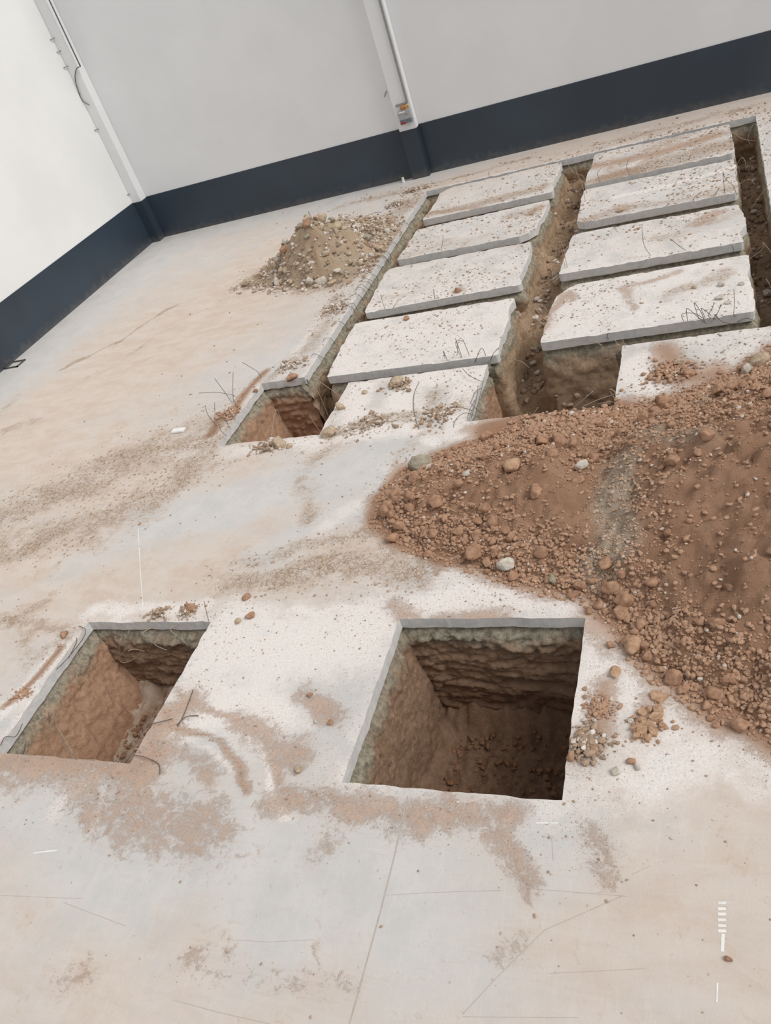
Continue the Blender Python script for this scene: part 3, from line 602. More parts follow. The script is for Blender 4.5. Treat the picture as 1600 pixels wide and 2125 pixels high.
def rub_h(x, y):
    x = np.asarray(x, float); y = np.asarray(y, float)
    wx = x+.2*(fbm(x*2, y*2, 0, 3, 301)-.5)*2; wy = y+.2*(fbm(x*2, y*2, 0, 3, 302)-.5)*2
    d = poly_sd(wx, wy, RUB)
    pk = np.exp(-(np.hypot(x-RPK[0], (y-RPK[1])*1.1)/.95)**2)
    h = .82*pk*sstep(-.05, .6, d)+.24*(1-np.exp(-np.clip(d, 0, None)*2.2))
    return np.where(d > -.05, h+((fbm(x*3.5, y*3.5, 0, 4, 305, .65)-.5)*.42+(fbm(x*9, y*9, 0, 2, 306)-.5)*.16)*sstep(0, .4, d), -.05)
RPK = G(648, 492, .75)
def heap_mesh(name, hf, box, res, mat, tint, label, cat, parent=None):
    xs = np.arange(box[0], box[1], res); ys = np.arange(box[2], box[3], res); X, Y = np.meshgrid(xs, ys); x = X.ravel(); y = Y.ravel(); z = hf(x, y)
    n = len(xs); i, j = np.meshgrid(np.arange(n-1), np.arange(len(ys)-1)); i = i.ravel(); j = j.ravel()
    F = np.stack([j*n+i, j*n+i+1, (j+1)*n+i+1, (j+1)*n+i], 1); keep = (z[F] > -.035).any(1); F = F[keep]
    us = np.unique(F); mp = np.zeros(len(x), int); mp[us] = np.arange(len(us)); F = mp[F]; x, y, z = x[us], y[us], z[us]
    hl = in_hole(x, y); z = np.where(hl, np.minimum(z, -.05), z)
    me = mesh_np(name, np.stack([x, y, z], 1), F, True, {'tint': tint(x, y)})
    o = link(name, me, None, [mat]); tagit(o, label, cat, kind='thing'); return o
GRV = [at[0:2] for at in (G(1285, 950, .45), G(1265, 1040, .4), G(1285, 1130, .25), G(1250, 1190, .1))]
GRV2 = [G(1340, 900, .5), G(1480, 900, .8)]; GRV3 = [G(1450, 850, .4), G(1560, 800, .5)]
def heap_tint(x, y):
    a = np.exp(-(seg_dist(x, y, GRV)/.26)**2)*.95; b = np.exp(-(seg_dist(x, y, GRV2)/.25)**2)*.55; c = np.exp(-(seg_dist(x, y, GRV3)/.2)**2)*.5
    return np.stack([np.maximum(np.maximum(a, b), c), a*0, a*0], 1)
heap_mesh('soil_heap', heap_h, (-4.6, 3.4, 3.2, 10.2), .03, MH, heap_tint, 'big heap of loose red-brown soil with a grey gravel streak', 'soil heap')
heap_mesh('rubble_heap', rub_h, (min(p[0] for p in RUB)-.4, max(p[0] for p in RUB)+.4, min(p[1] for p in RUB)-.4, max(p[1] for p in RUB)+.4), .045, MRB,
          lambda x, y: np.stack([fbm(x*2, y*2, 0, 3, 309)*.9, x*0, x*0], 1), 'small pale heap of broken concrete and dirt near the back wall', 'rubble heap')

def ground_z(x, y):
    x = np.atleast_1d(np.asarray(x, float)); y = np.atleast_1d(np.asarray(y, float)); z = np.zeros_like(x)
    z = np.maximum(z, np.where(in_rect(x, y, (-4.6, 3.4, 3.2, 10.2)), heap_h(x, y), 0)); z = np.maximum(z, np.where(in_rect(x, y, (-12, -4, 13, 20)), rub_h(x, y), 0))
    h = in_hole(x, y) & ~in_slab(x, y)
    if h.any():
        z = np.where(h & in_rect(x, y, NET), tz(x, y), z)
        z = np.where(h & in_rect(x, y, PA), -1.3, z); z = np.where(h & in_rect(x, y, PB), -1.55, z); z = np.where(h & in_rect(x, y, PC), -1.3, z); z = np.where(h & in_rect(x, y, PD), -1.45, z)
    return z
def hit(u, v):                              # first surface met by the sight line of a survey pixel
    d = ray(u, v); t = np.linspace(2, -6.2/d[2], 1500); x = d[0]*t; y = d[1]*t; z = CH+d[2]*t; g = ground_z(x, y)
    k = np.argmax(z < g); return float(x[k]), float(y[k]), float(g[k])

# ------------------------------------------------------------------ loose pieces
def ico(sub):
    bm = bmesh.new(); bmesh.ops.create_icosphere(bm, subdivisions=sub, radius=1.0); bm.verts.ensure_lookup_table()
    V = np.array([v.co[:] for v in bm.verts]); F = np.array([[v.index for v in f_.verts] for f_ in bm.faces]); bm.free(); return V, F
IC1, IC2, IC3 = ico(1), ico(2), ico(3)
def lump(seed, sub=3, angular=0.0):
    V, F = (IC1, IC2, IC3)[sub-1]; V = V.copy(); r_ = np.random.default_rng(seed)
    n = 1+.35*(fbm(V[:, 0]*1.3+seed, V[:, 1]*1.3, V[:, 2]*1.3+5, 3, seed)-.5)*2*.8
    V = V*n[:, None]
    for _ in range(int(5+angular*9)):                      # knock flats off it
        d = r_.normal(size=3); d /= np.linalg.norm(d); c = r_.uniform(.50, .80) if angular else r_.uniform(.70, .92)
        q = V @ d; V = V-np.clip(q-c, 0, None)[:, None]*d[None]*.92
    V = V*np.array([1, r_.uniform(.7, .95), r_.uniform(.55, .8)])
    return V, F
def lump_mesh(name, seed, sub, ang, mat, smooth):
    V, F = lump(seed, sub, ang); V = V/np.abs(V[:, 0]).max(); V[:, 2] -= V[:, 2].min()*.75
    me = mesh_np(name, V, F, smooth); me.materials.append(mat); return me
LM = {k: [lump_mesh('clod', 500+i*3+hash_, sub, ang, m_, sm) for i in range(6)] for k, (hash_, sub, ang, m_, sm) in
      dict(clod=(1, 3, 0.25, MCL, True), pale=(2, 3, .25, MCL2, True), conc=(3, 2, 1.0, MST, False), grey=(4, 2, .8, MGS, False), dusty=(5, 2, .9, MTN, False), sclod=(6, 2, .3, MCL, True)).items()}
def put(name, kind, x, y, z, size, label, cat, group=None, flat=1.0, rz=None):
    o = bpy.data.objects.new(name, random.choice(LM[kind])); COL.objects.link(o); o.location = (x, y, z-.12*size*.5)
    s = size/2; o.scale = (s, s*random.uniform(.85, 1.1), s*flat*random.uniform(.85, 1.1)); o.rotation_euler = (random.uniform(-.2, .2), random.uniform(-.2, .2), rz if rz is not None else random.uniform(0, 6.28))
    tagit(o, label, cat, group, 'thing'); return o
def stone(u, v, wpx, kind, name, label, cat='stone', flat=1.0, group=None):
    x, y, z = hit(u, v+wpx*.25); return put(name, kind, x, y, z, wpx*depth_at((x, y, z))/FPX*1.08, label, cat, group, flat)
HC = 'soil clod'
for a in [
 (1066, 962, 40, 'pale', 'soil_clod', 'large boxy brown clod standing on the crest of the red heap', HC), (1209, 963, 29, 'conc', 'concrete_chunk', 'white concrete chunk on the red heap beside the grey gravel streak', 'stone'),
 (970, 980, 19, 'conc', 'concrete_chunk', 'small pale chunk on the upper left flank of the red heap', 'stone'), (1050, 1167, 38, 'conc', 'concrete_chunk', 'white concrete chunk at the foot of the red heap above the deep pit', 'stone'),
 (1146, 1198, 27, 'grey', 'concrete_chunk', 'grey concrete lump at the foot of the red heap beside the brown lumps', 'stone'), (985, 1140, 50, 'clod', 'soil_clod', 'long brown clod at the heap foot left of the white chunk', HC),
 (1027, 1146, 27, 'clod', 'soil_clod', 'brown clod touching the long clod at the heap foot', HC), (1065, 1192, 32, 'clod', 'soil_clod', 'red-brown clod just below the white chunk at the heap foot', HC), (1205, 1210, 32, 'clod', 'soil_clod', 'rounded brown clod right of the grey lump at the heap foot', HC),
 (1230, 1203, 20, 'clod', 'soil_clod', 'upright brown clod in the row right of the grey lump', HC), (1288, 1264, 38, 'clod', 'soil_clod', 'big rough clod at the heap corner nearest the deep pit', HC), (1222, 1265, 19, 'clod', 'soil_clod', 'lone brown clod on white dust by the pit corner', HC),
 (1313, 1335, 46, 'pale', 'soil_clod', 'big round tan clod at the heap foot right of the deep pit', HC), (1268, 1337, 18, 'clod', 'soil_clod', 'small lone brown clod left of the big round tan one', HC), (1277, 1391, 29, 'pale', 'soil_clod', 'lone crumbly clod on white dust below the big round tan one', HC),
 (1522, 1452, 36, 'pale', 'soil_clod', 'pointed tan clod at the lower edge of the heap', HC), (1422, 1424, 28, 'clod', 'soil_clod', 'rounded clod at the heap foot left of the pointed tan one', HC), (1345, 1358, 23, 'clod', 'soil_clod', 'brown clod touching the lower right of the big round tan one', HC),
 (1375, 1388, 18, 'clod', 'soil_clod', 'small brown clod at heap foot above the cracked dirt plates', HC), (1453, 1291, 22, 'clod', 'soil_clod', 'oval clod alone on the smooth slope of the red heap', HC), (1515, 1216, 24, 'clod', 'soil_clod', 'clod high on the right slope of the red heap', HC),
 (1474, 1490, 15, 'clod', 'soil_clod', 'upper one of two joined clods on the pale floor below the heap', HC), (1486, 1502, 18, 'clod', 'soil_clod', 'lower one of two joined clods on the pale floor below the heap', HC), (1560, 1504, 20, 'clod', 'soil_clod', 'flat clod on the floor at the frame side of the heap foot', HC),
 (1308, 1492, 17, 'conc', 'concrete_chunk', 'small white stone beside the cracked dirt plates', 'stone'), (1534, 1279, 12, 'conc', 'concrete_chunk', 'tiny white stone low on the right slope of the red heap', 'stone'), (1329, 953, 14, 'conc', 'concrete_chunk', 'small white stone right of the grey gravel streak crest', 'stone'),
 (1568, 994, 9, 'conc', 'concrete_chunk', 'tiny white stone high on the right slope of the red heap', 'stone'), (1374, 1097, 9, 'conc', 'concrete_chunk', 'tiny round white stone mid slope right of the gravel streak', 'stone'), (1406, 1042, 11, 'grey', 'concrete_chunk', 'small grey stone mid slope right of the gravel streak', 'stone'),
 (1160, 908, 34, 'clod', 'soil_clod', 'broad clod behind the heap crest close to the far pit', HC), (1125, 912, 26, 'clod', 'soil_clod', 'clod left of the broad clod behind the heap crest', HC), (1190, 915, 26, 'clod', 'soil_clod', 'clod right of the broad clod behind the heap crest', HC),
 (875, 960, 44, 'grey', 'concrete_chunk', 'rough grey-white concrete lump at the left tip of the red heap', 'stone'), (891, 965, 15, 'conc', 'concrete_chunk', 'small white stone against the rough lump at the heap tip', 'stone'), (812, 1065, 24, 'clod', 'soil_clod', 'clod at the very left tip of the red heap', HC),
 (400, 1259, 23, 'clod', 'soil_clod', 'round red-brown clod above the far corner of the left front pit', HC), (389, 1254, 11, 'clod', 'soil_clod', 'small clod touching the round red-brown one', HC), (513, 1236, 20, 'clod', 'soil_clod', 'brown clod on the edge of the dried mud track between the front pits', HC), (520, 1275, 22, 'clod', 'soil_clod', 'oval clod between the two front pits below the mud track', HC), (495, 1288, 14, 'dusty', 'soil_clod', 'pale flat clod left of the oval one between the front pits', HC),
 (135, 1314, 21, 'clod', 'soil_clod', 'brown clod on the floor left of the left front pit', HC), (125, 1339, 9, 'dusty', 'soil_clod', 'tiny grey clod by the left rim of the left front pit', HC),
 (580, 914, 38, 'dusty', 'soil_clod', 'crumbly dusty clod on the near rim of the far left pit', HC), (687, 893, 34, 'dusty', 'soil_clod', 'tan lump on the right rim corner of the far left pit', HC), (601, 924, 14, 'dusty', 'soil_clod', 'small pale lump right of the crumbly clod on the pit rim', HC), (824, 791, 30, 'dusty', 'soil_clod', 'dusty lump at the trench edge of the tongue between the far pits', HC), (708, 842, 22, 'dusty', 'soil_clod', 'pale lump halfway up the right rim of the far left pit', HC),
 (758, 813, 11, 'dusty', 'concrete_chunk', 'small flat stone on the tongue between the far pits', 'stone'), (820, 858, 9, 'conc', 'concrete_chunk', 'tiny white stone on the tongue between the far pits', 'stone'), (535, 820, 11, 'clod', 'soil_clod', 'small clod on the concrete rim of the far left pit', HC), (612, 792, 26, 'clod', 'soil_clod', 'red clod wedged where the left trench meets the pit', HC),
 (844, 659, 17, 'clod', 'soil_clod', 'brown clod on the slab nearest the pits, left column', HC), (1440, 596, 12, 'dusty', 'soil_clod', 'small clod on the largest slab', HC), (1497, 590, 14, 'conc', 'concrete_chunk', 'upright white stone on the right end of the largest slab', 'stone'), (1538, 588, 14, 'conc', 'concrete_chunk', 'flat white stone by the slot end of the largest slab', 'stone'), (1494, 616, 20, 'conc', 'concrete_chunk', 'flat white flake in the pale patch on the largest slab', 'stone'), (1510, 626, 16, 'conc', 'concrete_chunk', 'second white flake in the pale patch on the largest slab', 'stone'),
 (1287, 435, 16, 'dusty', 'soil_clod', 'dusty lump near the red stain on a right column slab', HC), (950, 602, 15, 'clod', 'soil_clod', 'red lump on the slab with the small red patch', HC), (1410, 748, 22, 'dusty', 'soil_clod', 'dusty lump on the dirty floor right of the far right pit', HC), (1430, 771, 28, 'clod', 'soil_clod', 'flat red clod on the dirty floor above the heap', HC), (1495, 771, 15, 'clod', 'soil_clod', 'small clod at the far edge of the heap', HC), (1552, 765, 26, 'conc', 'concrete_chunk', 'white chunk sunk in the far edge of the red heap', 'stone'),
 (1578, 745, 40, 'dusty', 'soil_clod', 'long dusty lump at the far top of the heap', HC), (287, 1519, 30, 'grey', 'boulder', 'grey-green boulder at the bottom of the left front pit', 'stone'), (1018, 1494, 28, 'pale', 'soil_clod', 'flat tan lump on the floor of the deep front pit', HC), (1166, 1636, 34, 'sclod', 'soil_clod', 'dark lump in the near right corner of the deep front pit', HC), (1062, 1482, 18, 'sclod', 'soil_clod', 'small lump by the far wall foot of the deep front pit', HC),
 (620, 1596, 22, 'dusty', 'soil_clod', 'flat dusty clod on the floor between the two front pits', HC), (645, 1440, 13, 'clod', 'soil_clod', 'red clod on the reddish stain left of the deep pit', HC), (686, 1497, 14, 'clod', 'soil_clod', 'brown clod beside a tiny white stone left of the deep pit', HC), (657, 1497, 10, 'conc', 'concrete_chunk', 'tiny pale stone left of the deep pit', 'stone'),
 (1110, 1898, 10, 'dusty', 'pebble', 'small round pebble on the pale foreground floor', 'pebble'), (290, 1086, 8, 'clod', 'pebble', 'tiny brown pebble on the clean grey floor patch', 'pebble'), (1512, 1988, 16, 'clod', 'soil_clod', 'small flat red crumb beside the white floor marks', HC), (1232, 1537, 22, 'dusty', 'soil_clod', 'crumbly lump at the right rim of the deep pit', HC), (1186, 1565, 24, 'clod', 'soil_clod', 'brown lump on the right rim of the deep pit, nearest its corner', HC), (1234, 1556, 22, 'clod', 'soil_clod', 'brown lump right of the rim lump at the deep pit', HC),
 (1205, 1520, 26, 'pale', 'soil_clod', 'elongated tan clod on the right rim of the deep pit', HC), (1310, 1578, 20, 'clod', 'soil_clod', 'brown clod below the cracked dirt plates', HC), (1322, 1590, 16, 'conc', 'concrete_chunk', 'pale stone touching the clod below the cracked dirt plates', 'stone'), (1280, 1598, 18, 'conc', 'concrete_chunk', 'flat white flake near the stones below the cracked dirt plates', 'stone'),
]:
    stone(*a)
# rubble heap stones placed by eye
for u, v, w, k, lb in ((512, 583, 24, 'dusty', 'lone dusty lump left of the small rubble heap'), (641, 581, 17, 'conc', 'pointed white flake standing at the rubble heap foot'), (669, 582, 24, 'conc', 'largest flat white chunk at the rubble heap foot'), (700, 561, 17, 'conc', 'white stone at the right foot of the rubble heap'), (576, 583, 19, 'conc', 'white chunk at the left foot of the rubble heap'), (595, 562, 14, 'conc', 'square white stone on the lower rubble heap'), (606, 584, 15, 'dusty', 'dusty chunk between white ones at the rubble heap foot'), (592, 601, 12, 'dusty', 'brown lump in front of the rubble heap'), (575, 597, 10, 'conc', 'small white stone in front of the rubble heap'), (726, 543, 24, 'dusty', 'long dusty block on the right side of the rubble heap'), (679, 524, 18, 'dusty', 'round pale lump mid slope on the rubble heap'), (670, 455, 30, 'dusty', 'brown slab-like lump on the peak of the rubble heap'), (700, 470, 24, 'dusty', 'lump right of the peak of the rubble heap'), (592, 515, 22, 'clod', 'reddish clod on the left shoulder of the rubble heap'), (572, 548, 24, 'dusty', 'grey-brown lump below the reddish clod on the rubble heap'), (640, 465, 24, 'clod', 'brown clod on the left of the rubble heap peak')):
    stone(u, v, w, k, 'rubble_stone', lb)

# cracked dirt plates right of the deep pit
def plate(x, y, z, rad, th, label, seed, mat, group=None):
    r_ = np.random.default_rng(seed); n = 9; a = np.sort(r_.uniform(0, 2*math.pi, n)); rr = rad*r_.uniform(.75, 1.1, n); bm = bmesh.new()
    vs = [bm.verts.new((rr[i]*math.cos(a[i]), rr[i]*math.sin(a[i])*.8, 0)) for i in range(n)]; f_ = bm.faces.new(vs)
    e = bmesh.ops.extrude_face_region(bm, geom=[f_]); vv = [q for q in e['geom'] if isinstance(q, bmesh.types.BMVert)]
    for q in vv: q.co.z += th*r_.uniform(.7, 1.2); q.co.x *= .9; q.co.y *= .9
    c = bm.verts.new((0, 0, th*1.25)); bmesh.ops.recalc_face_normals(bm, faces=bm.faces)
    bm.verts.remove(c)
    o = link('dirt_plate', bm_mesh('dirt_plate', bm), None, [mat]); o.location = (x, y, z); o.rotation_euler = (r_.uniform(-.12, .12), r_.uniform(-.12, .12), r_.uniform(0, 6))
    tagit(o, label, 'dirt', group, 'thing')
for k, (u, v, w) in enumerate(((1330, 1517, 38), (1357, 1522, 26), (1334, 1482, 28), (1362, 1492, 34), (1340, 1503, 22), (1368, 1476, 30), (1322, 1530, 20), (1376, 1508, 20), (1347, 1535, 22))):
    x, y = G(u, v); plate(x, y, .002, w*depth_at((x, y, 0))/FPX/2, .035, 'tan plate in the cracked dirt cluster right of the deep pit', 900+k, MCL2, 'cracked dirt plates right of the deep pit')
x, y = G(1366, 1446); plate(x, y, .001, .085, .02, 'lone flat dirt patch between the heap and the cracked plates', 930, MCL2)
# smear of loose soil beside the left front pit
# clods on the heap: individuals
def scat_heap(n, smin, smax, seed, foot):
    r_ = np.random.default_rng(seed); out = []
    while len(out) < n:
        x = r_.uniform(-4.3, 1.3, 4000); y = r_.uniform(3.6, 9.6, 4000); d = poly_sd(x, y, HEAP)
        front = y < np.interp(x, [-4, -2, -1, 0, 1], [7.2, 6.8, 6.6, 6.8, 7])
        p = np.exp(-(np.abs(d-.14)/.24)**2)*np.where(front, 1.0, .28)*foot+(d > .1)*(.035+.10*fbm(x*1.5, y*1.5, 0, 3, 71)**2*4*.5)
        back = (~front) & (d > .05) & (d < 1.4); p = p+back*np.where(x > -1.6, .22, .08)
        ok = (r_.uniform(0, 1, 4000) < p) & (d > -.12) & ~in_hole(x, y, .12)
        for q in np.nonzero(ok)[0]: out.append((x[q], y[q], r_.uniform(0, 1)**2.2*(smax-smin)+smin))
    return out[:n]
pts = scat_heap(275, .065, .19, 81, 1.0); zz = ground_z([p[0] for p in pts], [p[1] for p in pts])
for (x, y, s), z in zip(pts, zz):
    zone = ('by the left tip' if x < -3.1 else 'at the foot above the deep pit' if (x < -1.15 and y < 6.7) else 'near the grey gravel streak' if -2.0 < x < -.9 else 'on the side facing the far right pit' if y > 7.4 else 'at the foot right of the deep pit' if float(poly_sd(np.array([x]), np.array([y]), HEAP)[0]) < .6 and y < 6.8 else 'on the left lobe' if x < -1.9 else 'on the broad right slope')
    szw = 'large' if s > .14 else 'medium' if s > .095 else 'small'
    put('soil_clod', 'clod' if s > .1 else 'sclod', x, y, max(z, 0), s, szw+' red-brown heap clod '+zone, HC, szw+' red heap clods '+zone)
# stones of the rubble heap: individuals
r_ = np.random.default_rng(91); cnt = 0; cx_, cy_ = np.mean([p[0] for p in RUB]), np.mean([p[1] for p in RUB])
while cnt < 280:
    x, y = r_.uniform(cx_-2.6, cx_+2.6), r_.uniform(cy_-2.6, cy_+2.6); d = float(poly_sd(np.array([x]), np.array([y]), RUB)[0])
    fr_ = y < cy_+.2
    if d > -.1 and r_.uniform() < (1.0 if (fr_ and d < 1.3) else .45) and not in_hole(np.array([x]), np.array([y]), .1)[0]:
        s = r_.uniform(0, 1)**2.5*.15+.06; z = float(ground_z(x, y)[0]); kd = random.choice(['conc', 'dusty', 'dusty', 'grey']); zn = 'the foot' if d < .35 and y < cy_ else 'the back side' if y > cy_+.4 else 'the left side' if x < cx_-.4 else 'the right side' if x > cx_+.9 else 'the middle'
        lb = dict(conc='white concrete', dusty='dusty brown', grey='grey')[kd]+(' chunk' if s > .12 else ' bit')+' on '+zn+' of the rubble heap'; put('rubble_stone', kd, x, y, max(z, 0), s, lb, 'stone', 'stones: '+lb); cnt += 1

def scatter(name, P, size, tint, mat, parent=None, sub=1, flat=.65, label=None, cat=None, seed=3):
    V0, F0 = (IC1, IC2)[sub-1]; n = len(P); r_ = np.random.default_rng(seed); P = np.asarray(P, float); size = np.asarray(size, float)
    a = r_.uniform(0, 6.283, n); sc = np.stack([size*r_.uniform(.8, 1.3, n), size*r_.uniform(.6, 1.0, n), size*flat*r_.uniform(.7, 1.2, n)], 1)*.5
    V = V0[None]*r_.uniform(.72, 1.15, (n, len(V0), 1))*sc[:, None]
    c, s = np.cos(a)[:, None], np.sin(a)[:, None]; X = V[:, :, 0]*c-V[:, :, 1]*s; Y = V[:, :, 0]*s+V[:, :, 1]*c; t2 = r_.uniform(-.4, .4, n)[:, None]; Zv = V[:, :, 2]+X*t2*.5
    V = np.stack([X+P[:, 0:1], Y+P[:, 1:2], Zv+P[:, 2:3]+size[:, None]*flat*.2], 2).reshape(-1, 3)
    F = (F0[None]+(np.arange(n)*len(V0))[:, None, None]).reshape(-1, 3)
    T = np.repeat(np.asarray(tint, float), len(V0), 0)
    o = link(name, mesh_np(name, V, F, False, {'tint': T}), parent, [mat]); tagit(o, label, cat, kind='stuff'); return o
def tints(n, kind, seed):
    r_ = np.random.default_rng(seed); a = r_.uniform(0, 1, n); b = (r_.uniform(0, 1, n) < dict(heap=.04, gravel=.5, slab=.45, floor=.25, rub=.5, red=.08)[kind])*r_.uniform(.4, 1, n)
    a = a*dict(heap=.25, gravel=1, slab=1, floor=.8, rub=1, red=.3)[kind]+dict(heap=0, gravel=0, slab=.1, floor=.1, rub=.3, red=0)[kind]; return np.stack([np.clip(a, 0, 1), b, b*0], 1)
# pebbles on the heap
r_ = np.random.default_rng(5); x = r_.uniform(-4.4, 1.5, 130000); y = r_.uniform(3.5, 9.8, 130000); d = poly_sd(x, y, HEAP)
cl = fbm(x*1.1, y*1.1, 0, 3, 73); ht0 = heap_tint(x, y)[:, 0]; p = np.clip(sstep(7.0, 7.8, y)*.5*(d > 0)+np.exp(-(np.abs(d-.2)/.32)**2)*.75+(d > 0)*(.10+ht0*.35+np.clip(cl-.42, 0, 1)*2.2)*.7, 0, 1)*(d > -.15)
ok = (r_.uniform(0, 1, 130000) < p) & ~in_hole(x, y, .04); x, y, d = x[ok], y[ok], d[ok]
s = .014+.05*r_.uniform(0, 1, len(x))**4+.02*np.exp(-(np.abs(d-.15)/.2)**2)*r_.uniform(0, 1, len(x)); z = np.maximum(ground_z(x, y), 0)
tt = tints(len(x), 'heap', 4); ht = heap_tint(x, y)[:, 0]*r_.uniform(.4, 1.3, len(x)) > .3; tt[ht] = tints(int(ht.sum()), 'gravel', 6)*np.array([1, .35, 1]); s = np.where(ht, s*.75, s)
scatter('soil_pebbles', np.stack([x, y, z], 1), s, tt, MPB, None, 1, .75, 'small crumbs of red-brown soil and gravel strewn over the big heap', 'soil crumbs')
# gravel over the rubble heap
x = r_.uniform(cx_-3.4, cx_+3.4, 26000); y = r_.uniform(cy_-3, cy_+3, 26000); d = poly_sd(x, y, RUB); ok = (r_.uniform(0, 1, 26000) < np.clip(.45+d*1.0, 0, .9)*np.clip((fbm(x*1.6, y*1.6, 0, 3, 55)-.3)*4, .35, 1)) & ~in_hole(x, y, .05); x, y = x[ok], y[ok]
scatter('rubble_gravel', np.stack([x, y, np.maximum(ground_z(x, y), 0)], 1), .03+.10*r_.uniform(0, 1, len(x))**3, tints(len(x), 'rub', 8), MGT, None, 1, .7, 'crushed concrete gravel strewn over and around the small rubble heap', 'gravel')
# crumbs over slabs and floor
N = 190000; x = r_.uniform(-11, 1.4, N); y = r_.uniform(.8, 20.3, N); _, _, cr_ = masks(x, y)
cl = fbm(x*.9, y*.9, 0, 4, 77, .6); p = np.clip(cr_*1.1*np.clip((cl-.36)*3.0, 0.08, 1), 0, 1)*.55+.004; hole = in_hole(x, y, .02) & ~in_slab(x, y, .03)
ok = (r_.uniform(0, 1, N) < p) & ~hole & (poly_sd(x, y, HEAP) < .02) & (poly_sd(x, y, RUB) < 0)
sl = in_rect(x, y, NET)
for nm, sel, kd, lb in (('slab_grit', ok & sl, 'slab', 'fine grit and crumbs strewn over the cut concrete slabs'), ('floor_grit', ok & ~sl, 'floor', 'fine grit and crumbs strewn over the dusty floor around the pits')):
    q = np.nonzero(sel)[0]; far = np.clip(y[q]/14, .45, 1.15); s = (.013+.05*r_.uniform(0, 1, len(q))**5)*far
    T = tints(len(q), kd, 9)
    scatter(nm, np.stack([x[q], y[q], np.full(len(q), .003)], 1), s, T, MGT, None, 1, .5, lb, 'grit')
# flakes of the cracked mud tracks
N = 26000; x = r_.uniform(-12, -2.2, N); y = r_.uniform(4.5, 10, N); m2_ = masks(x, y)[1][:, 0]; ok = (r_.uniform(0, 1, N) < np.clip((m2_-.25)*.8, 0, .4)*np.clip((fbm(x*1.5, y*1.5, 0, 3, 88)-.38)*5, 0, 1)) & ~in_hole(x, y, .05); x, y = x[ok], y[ok]
T = tints(len(x), 'floor', 12); T[:, 0] = .75+.25*T[:, 0]; T[:, 1] *= .6; T[:, 0] *= .4
scatter('mud_flakes', np.stack([x, y, np.full(len(x), .002)], 1), .02+.035*r_.uniform(0, 1, len(x)), T, MGT, None, 1, .14, 'dried mud flakes curled up along the old wheel tracks', 'mud flakes')
# debris in trenches and pits
N = 7000; x = r_.uniform(NET[0], NET[1], N); y = r_.uniform(NET[2], NET[3], N); ok = ~in_slab(x, y, -.06); x, y = x[ok], y[ok]
scatter('trench_debris', np.stack([x, y, tz(x, y)+.01], 1), .03+.13*r_.uniform(0, 1, len(x))**3, tints(len(x), 'floor', 14), MGT, None, 1, .75, 'loose lumps and crumbs fallen into the trenches', 'debris')
for R_, zb, nm in ((PA, -1.27, 'left front pit'), (PB, -1.52, 'deep front pit')):
    n_ = 900; x = r_.uniform(R_[0]+.1, R_[1]-.1, n_); y = r_.uniform(R_[2]+.1, R_[3]-.1, n_)
    scatter('pit_crumbs', np.stack([x, y, np.full(n_, zb-.01)], 1), .02+.07*r_.uniform(0, 1, n_)**4, tints(n_, 'heap', 15)*0, MDC, None, 1, .7, 'loose soil crumbs on the bottom of the %s' % nm, 'soil crumbs')

# little piles of dirt by the deep pit, trench rims and beside pit A
def pile(u, v, rad, n_, kind, label, seed, h=.06):
    cx, cy = G(u, v); r2 = np.random.default_rng(seed); a = r2.uniform(0, 6.28, n_); q = rad*np.abs(r2.normal(0, .5, n_)); x = cx+q*np.cos(a); y = cy+q*np.sin(a)*.9
    k = ~in_hole(x, y, .015); x, y, q = x[k], y[k], q[k]; z = h*np.exp(-(q/rad)**2*2)*r2.uniform(0, 1, len(x))
    s = .02+.07*r2.uniform(0, 1, len(x))**3*min(1, rad/.25); scatter('dirt_pile', np.stack([x, y, z], 1), s, tints(len(x), kind, seed), MPB if kind == 'red' else MGT, None, 1, .7, label, 'dirt pile', seed)
pile(1218, 1545, .22, 420, 'floor', 'low pile of crumbs and small stones on the right rim of the deep pit', 21); pile(1345, 1508, .22, 160, 'red', 'fine crumbs around the cracked dirt plates', 22, .02)
pile(1245, 1470, .16, 260, 'red', 'reddish grit patch right of the deep pit', 23, .02); pile(390, 1272, .16, 130, 'floor', 'small dirt pile on the far rim of the left front pit, right part', 24); pile(330, 1276, .16, 140, 'floor', 'small dirt pile on the far rim of the left front pit, middle part', 25)
pile(560, 925, .3, 260, 'floor', 'crumbs along the near rim of the far left pit', 26); pile(770, 880, .4, 260, 'slab', 'gravel strip across the tongue between the far pits', 27, .02); pile(830, 800, .3, 160, 'floor', 'crumbs at the trench edge of the tongue between the far pits', 28)
pile(860, 395, .35, 260, 'rub', 'scattered rubble near the far end of the left trench', 29); pile(820, 425, .35, 220, 'rub', 'low dirt ridge between the rubble heap and the back wall', 31); pile(50, 1440, .14, 160, 'red', 'thin line of red soil crumbs beside the left front pit', 32, .02); pile(700, 640, .35, 260, 'rub', 'crumbs along the left side of the left trench', 33, .03); pile(760, 560, .4, 300, 'rub', 'crumbs between the rubble heap and the left trench', 34, .03); pile(600, 760, .35, 200, 'rub', 'crumbs near the near end of the left trench', 35, .03); pile(480, 860, .3, 240, 'red', 'red soil crumbs along the left rim of the far left pit', 36, .03); pile(910, 860, .35, 260, 'floor', 'brown grit between the wheel marks on the tongue', 37, .02); pile(1390, 775, .45, 420, 'red', 'red soil crumbs on the floor behind the big heap', 38, .04); pile(1130, 885, .55, 900, 'red', 'red soil crumbs between the far right pit and the heap tip', 41, .04); pile(1230, 870, .55, 900, 'red', 'red soil crumbs along the near rim of the far right pit', 39, .04)

